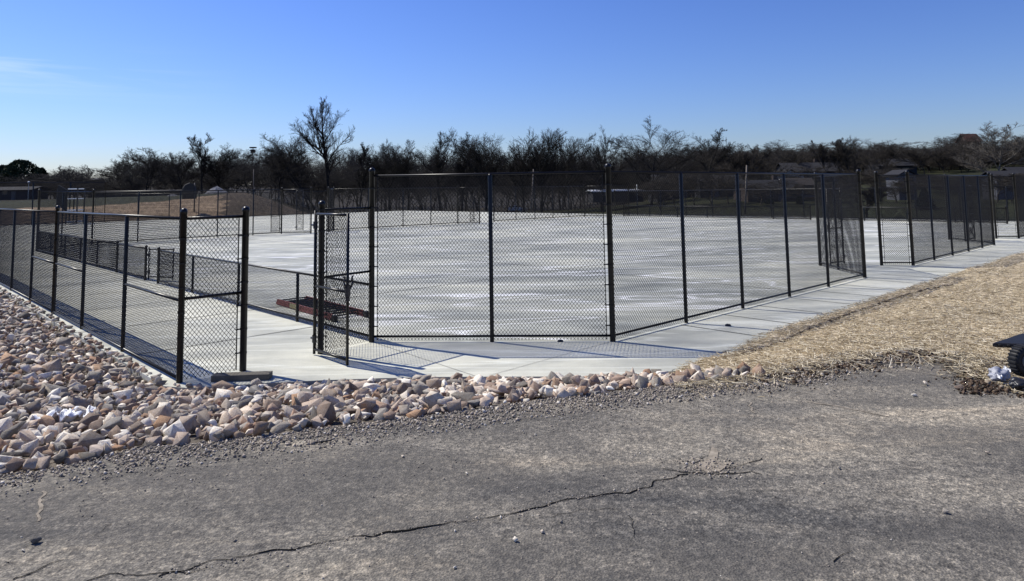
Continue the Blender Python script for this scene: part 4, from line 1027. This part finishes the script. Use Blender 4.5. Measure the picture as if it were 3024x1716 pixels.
def utility(px, ybase, ytop, Y, label, mat=M_pole, r=.12, lean=0.0, arm=False, name='utility_pole', cat='pole'):
    p = at(px, 560, Y); zb = gh(p[0], Y); zt = at(px, ytop, Y)[2]
    root = empty(name, (p[0], Y, zb), label, cat)
    m = MB(); m.tube((p[0], Y, zb-.2), (p[0]+lean, Y, zt), r, r*.7, 10); m.build('pole', mat, root, smooth=True)
    if arm: m = MB(); m.box((p[0]+lean, Y, zt-.5), (1.8, .1, .12)); m.build('crossarm', mat, root)
    return root, p, zt
utility(2197, 640, 488, 100, 'pale utility pole leaning slightly right in front of the ranch house', M_pole, .13, .55)
utility(1566, 620, 500, 120, 'brown utility pole seen through the front panel, right half', M_pole, .12, .6, True)
utility(1881, 590, 545, 130, 'short pale pole standing beside the bright-roofed shed', M_pale, .08)
utility(748, 600, 500, 140, 'slim pole left of the twin-stemmed tree', M_pole, .09)
r_, p, zt = utility(84, 600, 541, 130, 'thin lamp post with a round white head at far left', M_pale, .06, name='lamp_post', cat='lamp post')
m = MB(); m.lathe((p[0], 130, zt), [(.01, -.1), (.2, 0), (.24, .15), (.15, .3), (.01, .34)], 12); m.build('lamp_head', M_white, r_, smooth=True)
utility(889, 600, 408, 330, 'very thin distant radio mast left of the tallest tree', M_pale, .16, name='radio_mast', cat='mast')
r_, p, zt = utility(745, 600, 434, 300, 'distant lattice tower with a boxy platform top, left part of skyline', M_bark, .22, name='lattice_tower', cat='tower')
m = MB(); m.box((p[0], 300, zt-.3), (2.4, 2, .5)); m.box((p[0], 300, zt-1.8), (1.5, 1.5, 1.4)); m.build('platform', M_bark, r_)
r_, p, zt = utility(575, 640, 540, 88, 'tall fan-shaped black basketball hoop stand by the straw mound', M_alum, .09, name='basketball_hoop', cat='basketball hoop')
m = MB(); a = math.radians(-62); ca, sa = math.cos(a), math.sin(a)
prof = [(-1.0, -.5), (1.0, -.5), (1.0, .55), (.7, .85), (0, 1.05), (-.7, .85), (-1.0, .5)]
V = []
for s in (-.04, .04): V += [(p[0]+x*ca-s*sa-.35, 88-x*sa-s*ca-.6, zt-1.35+z*1.3) for x, z in prof]
m.add(V, [tuple(range(7)), tuple(range(13, 6, -1))]+[(i, (i+1) % 7, 7+(i+1) % 7, 7+i) for i in range(7)]); m.build('backboard', M_rubber, r_)
# scaffold rack far left
A = gnd(168, 662); Y = A[1]
root = empty('scaffold_rack', (A[0], Y, 0), 'black scaffold rack with bright white planks and a dark side board, far left', 'scaffold')
s = Y/2070; xw = lambda px: at(px, 600, Y)[0]; zy = lambda y: at(200, y, Y)[2]
m = MB()
for px in (168, 197, 228): m.box((xw(px), Y, zy(556)/2), (.10, .10, zy(556)))
for px in (197, 228): m.box((xw(px), Y+1.2, zy(556)/2), (.10, .10, zy(556)))
m.build('upright', M_alum, root)
for y in (558, 587, 621, 655):
    q = MB(); q.box(((xw(197)+xw(227))/2, Y+.6, zy(y)), (xw(227)-xw(197), 1.2, .10)); q.build('plank', M_white, root)
q = MB(); V = []
for dy in (0, .08): V += [(xw(171), Y-.1+dy, zy(547)), (xw(180), Y-.1+dy, zy(550)), (xw(197), Y-.1+dy, zy(561)), (xw(197), Y-.1+dy, zy(625)), (xw(190), Y-.1+dy, zy(620)), (xw(171), Y-.1+dy, zy(604))]
q.add(V, [tuple(range(6)), tuple(range(11, 5, -1))]+[(i, (i+1) % 6, 6+(i+1) % 6, 6+i) for i in range(6)]); q.build('side_board', M_rubber, root)
# gravel piles behind the mound
for px, w_, hh, lab in ((640, 4.4, 1.35, 'larger grey gravel pile on the crest behind the fan-shaped hoop'), (510, 2.6, .7, 'small grey gravel pile left of the larger one')):
    Y = 128; p = at(px, 560, Y); zb = gh(p[0], Y)-.1
    bm = bmesh.new(); n_ = 26
    rings = []
    for j in range(8):
        t = j/7; rr = w_/2*(1-t)**.8+.02
        rings.append([bm.verts.new((math.cos(k*6.2832/n_)*rr*(1+.12*mnoise.noise(Vector((k*.7, t*3, px)))), math.sin(k*6.2832/n_)*rr*.8, hh*t*(1+.2*mnoise.noise(Vector((k*.5, t*2, px)))))) for k in range(n_)])
    for a_, b_ in zip(rings[:-1], rings[1:]):
        for k in range(n_): bm.faces.new((a_[k], a_[(k+1) % n_], b_[(k+1) % n_], b_[k]))
    me = bpy.data.meshes.new('gravel_pile'); bm.to_mesh(me); bm.free(); me.materials.append(M_gpile)
    o = link('gravel_pile', me, loc=(p[0], Y, zb)); tag(o, lab, 'gravel pile')
# white car parked by the woodland
def car():
    Y = 185; p = at(1526, 560, Y); zb = gh(p[0], Y)
    root = empty('parked_car', (p[0], Y, zb), 'white estate car parked in front of the woodland, seen through the front panel', 'car', rz=-.35)
    prof = [(-2.2, .45), (-2.25, .95), (-2.05, 1.1), (-1.85, 1.62), (-.2, 1.66), (.75, 1.12), (1.95, .98), (2.2, .75), (2.2, .42)]
    m = MB(); w = .88; k = len(prof); V = [(x, -w*(1 if z < 1.2 else .85), z) for x, z in prof]+[(x, w*(1 if z < 1.2 else .85), z) for x, z in prof]
    m.add(V, [tuple(range(k))[::-1], tuple(range(k, 2*k))]+[(i, (i+1) % k, k+(i+1) % k, k+i) for i in range(k)]); m.build('body', M_white, root)
    for x0, x1 in ((-1.75, -1.15), (-1.05, -.45), (-.35, .35)):
        m = MB(); m.box(((x0+x1)/2, -.815, 1.34), (x1-x0, .05, .36)); m.build('side_window', M_glass, root)
    m = MB(); m.add([(-.1, -.7, 1.62), (-.1, .7, 1.62), (.72, .78, 1.17), (.72, -.78, 1.17)], [(0, 1, 2, 3)]); m.build('windscreen', M_glass, root)
    for x in (-1.4, 1.35):
        for y in (-.85, .85):
            m = MB(); ax = np.array([[1, 0, 0], [0, 0, 1], [0, -1, 0]]); m.lathe((x, y, .34), [(.01, -.1), (.34, -.1), (.34, .1), (.01, .1)], 16, axis=ax); t = m.build('wheel', M_rubber, root)
            m = MB(); m.lathe((x, y, .34), [(.01, -.11), (.2, -.11), (.2, .11), (.01, .11)], 12, axis=ax); m.build('rim', M_pale, t)
    for y in (-.6, .6): m = MB(); m.box((2.18, y, .72), (.08, .35, .16)); m.build('headlight', M_glass, root)
car()

# ------------------------------------------------------------------ light, sky, camera
sd = Vector((-.735, .45, 1)).normalized()          # towards the sun
el = math.asin(sd.z); azs = math.atan2(sd.x, sd.y)  # from +Y, clockwise positive
w = bpy.data.worlds.new('World'); scn.world = w; w.use_nodes = True; nt = w.node_tree
sky = nt.nodes.new('ShaderNodeTexSky'); sky.sky_type = 'NISHITA'; sky.sun_disc = False
sky.sun_elevation = el; sky.sun_rotation = azs; sky.altitude = 200; sky.air_density = 1.3; sky.dust_density = .3; sky.ozone_density = 2.6
bg = nt.nodes['Background']; bg.inputs['Strength'].default_value = .085; 
gm = N(nt, 'ShaderNodeGamma'); gm.inputs['Gamma'].default_value = 1.35; nt.links.new(sky.outputs[0], gm.inputs[0])
cs = mix(nt, 1, gm.outputs[0], (.35, .405, .665), 'MULTIPLY')
tcw = N(nt, 'ShaderNodeTexCoord'); mpw = N(nt, 'ShaderNodeMapping'); nt.links.new(tcw.outputs['Generated'], mpw.inputs['Vector'])
mpw.inputs['Rotation'].default_value = (0, -.10, 0); mpw.inputs['Scale'].default_value = (1.2, 1.2, 26)
cl = noise(nt, mpw.outputs[0], 1.6, 5, .6, .4)
sx_ = N(nt, 'ShaderNodeSeparateXYZ'); nt.links.new(tcw.outputs['Generated'], sx_.inputs[0])
band = ramp(nt, [(.0, (0, 0, 0)), (.115, (0, 0, 0)), (.15, (1, 1, 1)), (.19, (0, 0, 0))]); nt.links.new(sx_.outputs[2], band.inputs[0])
lef = math_(nt, 'MULTIPLY', math_(nt, 'SUBTRACT', math_(nt, 'MULTIPLY', sx_.outputs[0], -1.0), .36), 4.0, True)
rcl = ramp(nt, [(.42, (0, 0, 0)), (.7, (1, 1, 1))]); nt.links.new(cl, rcl.inputs[0])
kk = math_(nt, 'MULTIPLY', math_(nt, 'MULTIPLY', band.outputs[0], lef), math_(nt, 'MULTIPLY', rcl.outputs[0], .45))
nt.links.new(mix(nt, kk, cs, (11, 11.5, 12)), bg.inputs[0])
sl = bpy.data.lights.new('sun', 'SUN'); sl.energy = 4.6; sl.angle = math.radians(.5); sl.color = (1, .965, .91)
so = bpy.data.objects.new('sun', sl); COL.objects.link(so); sl.color = (1, .95, .85); so.rotation_euler = sd.to_track_quat('Z', 'Y').to_euler(); so.location = (-30, 20, 40)
cam = bpy.data.cameras.new('camera'); co = bpy.data.objects.new('camera', cam); COL.objects.link(co); scn.camera = co
cam.sensor_fit = 'HORIZONTAL'; cam.sensor_width = 36; cam.lens = F/3024*36; cam.clip_start = .1; cam.clip_end = 2000
cam.shift_x = 0; cam.shift_y = -(858-CY)/3024
R_ = Matrix((RT.tolist(), UP.tolist(), (-FWD).tolist())).transposed()
co.matrix_world = Matrix.Translation(ORG.tolist()) @ R_.to_4x4()
scn.view_settings.view_transform = 'Standard'; scn.view_settings.look = 'None'; scn.view_settings.exposure = .25; scn.view_settings.gamma = 1
scn.render.engine = 'CYCLES'
scn.render.resolution_x = 1024; scn.render.resolution_y = 581
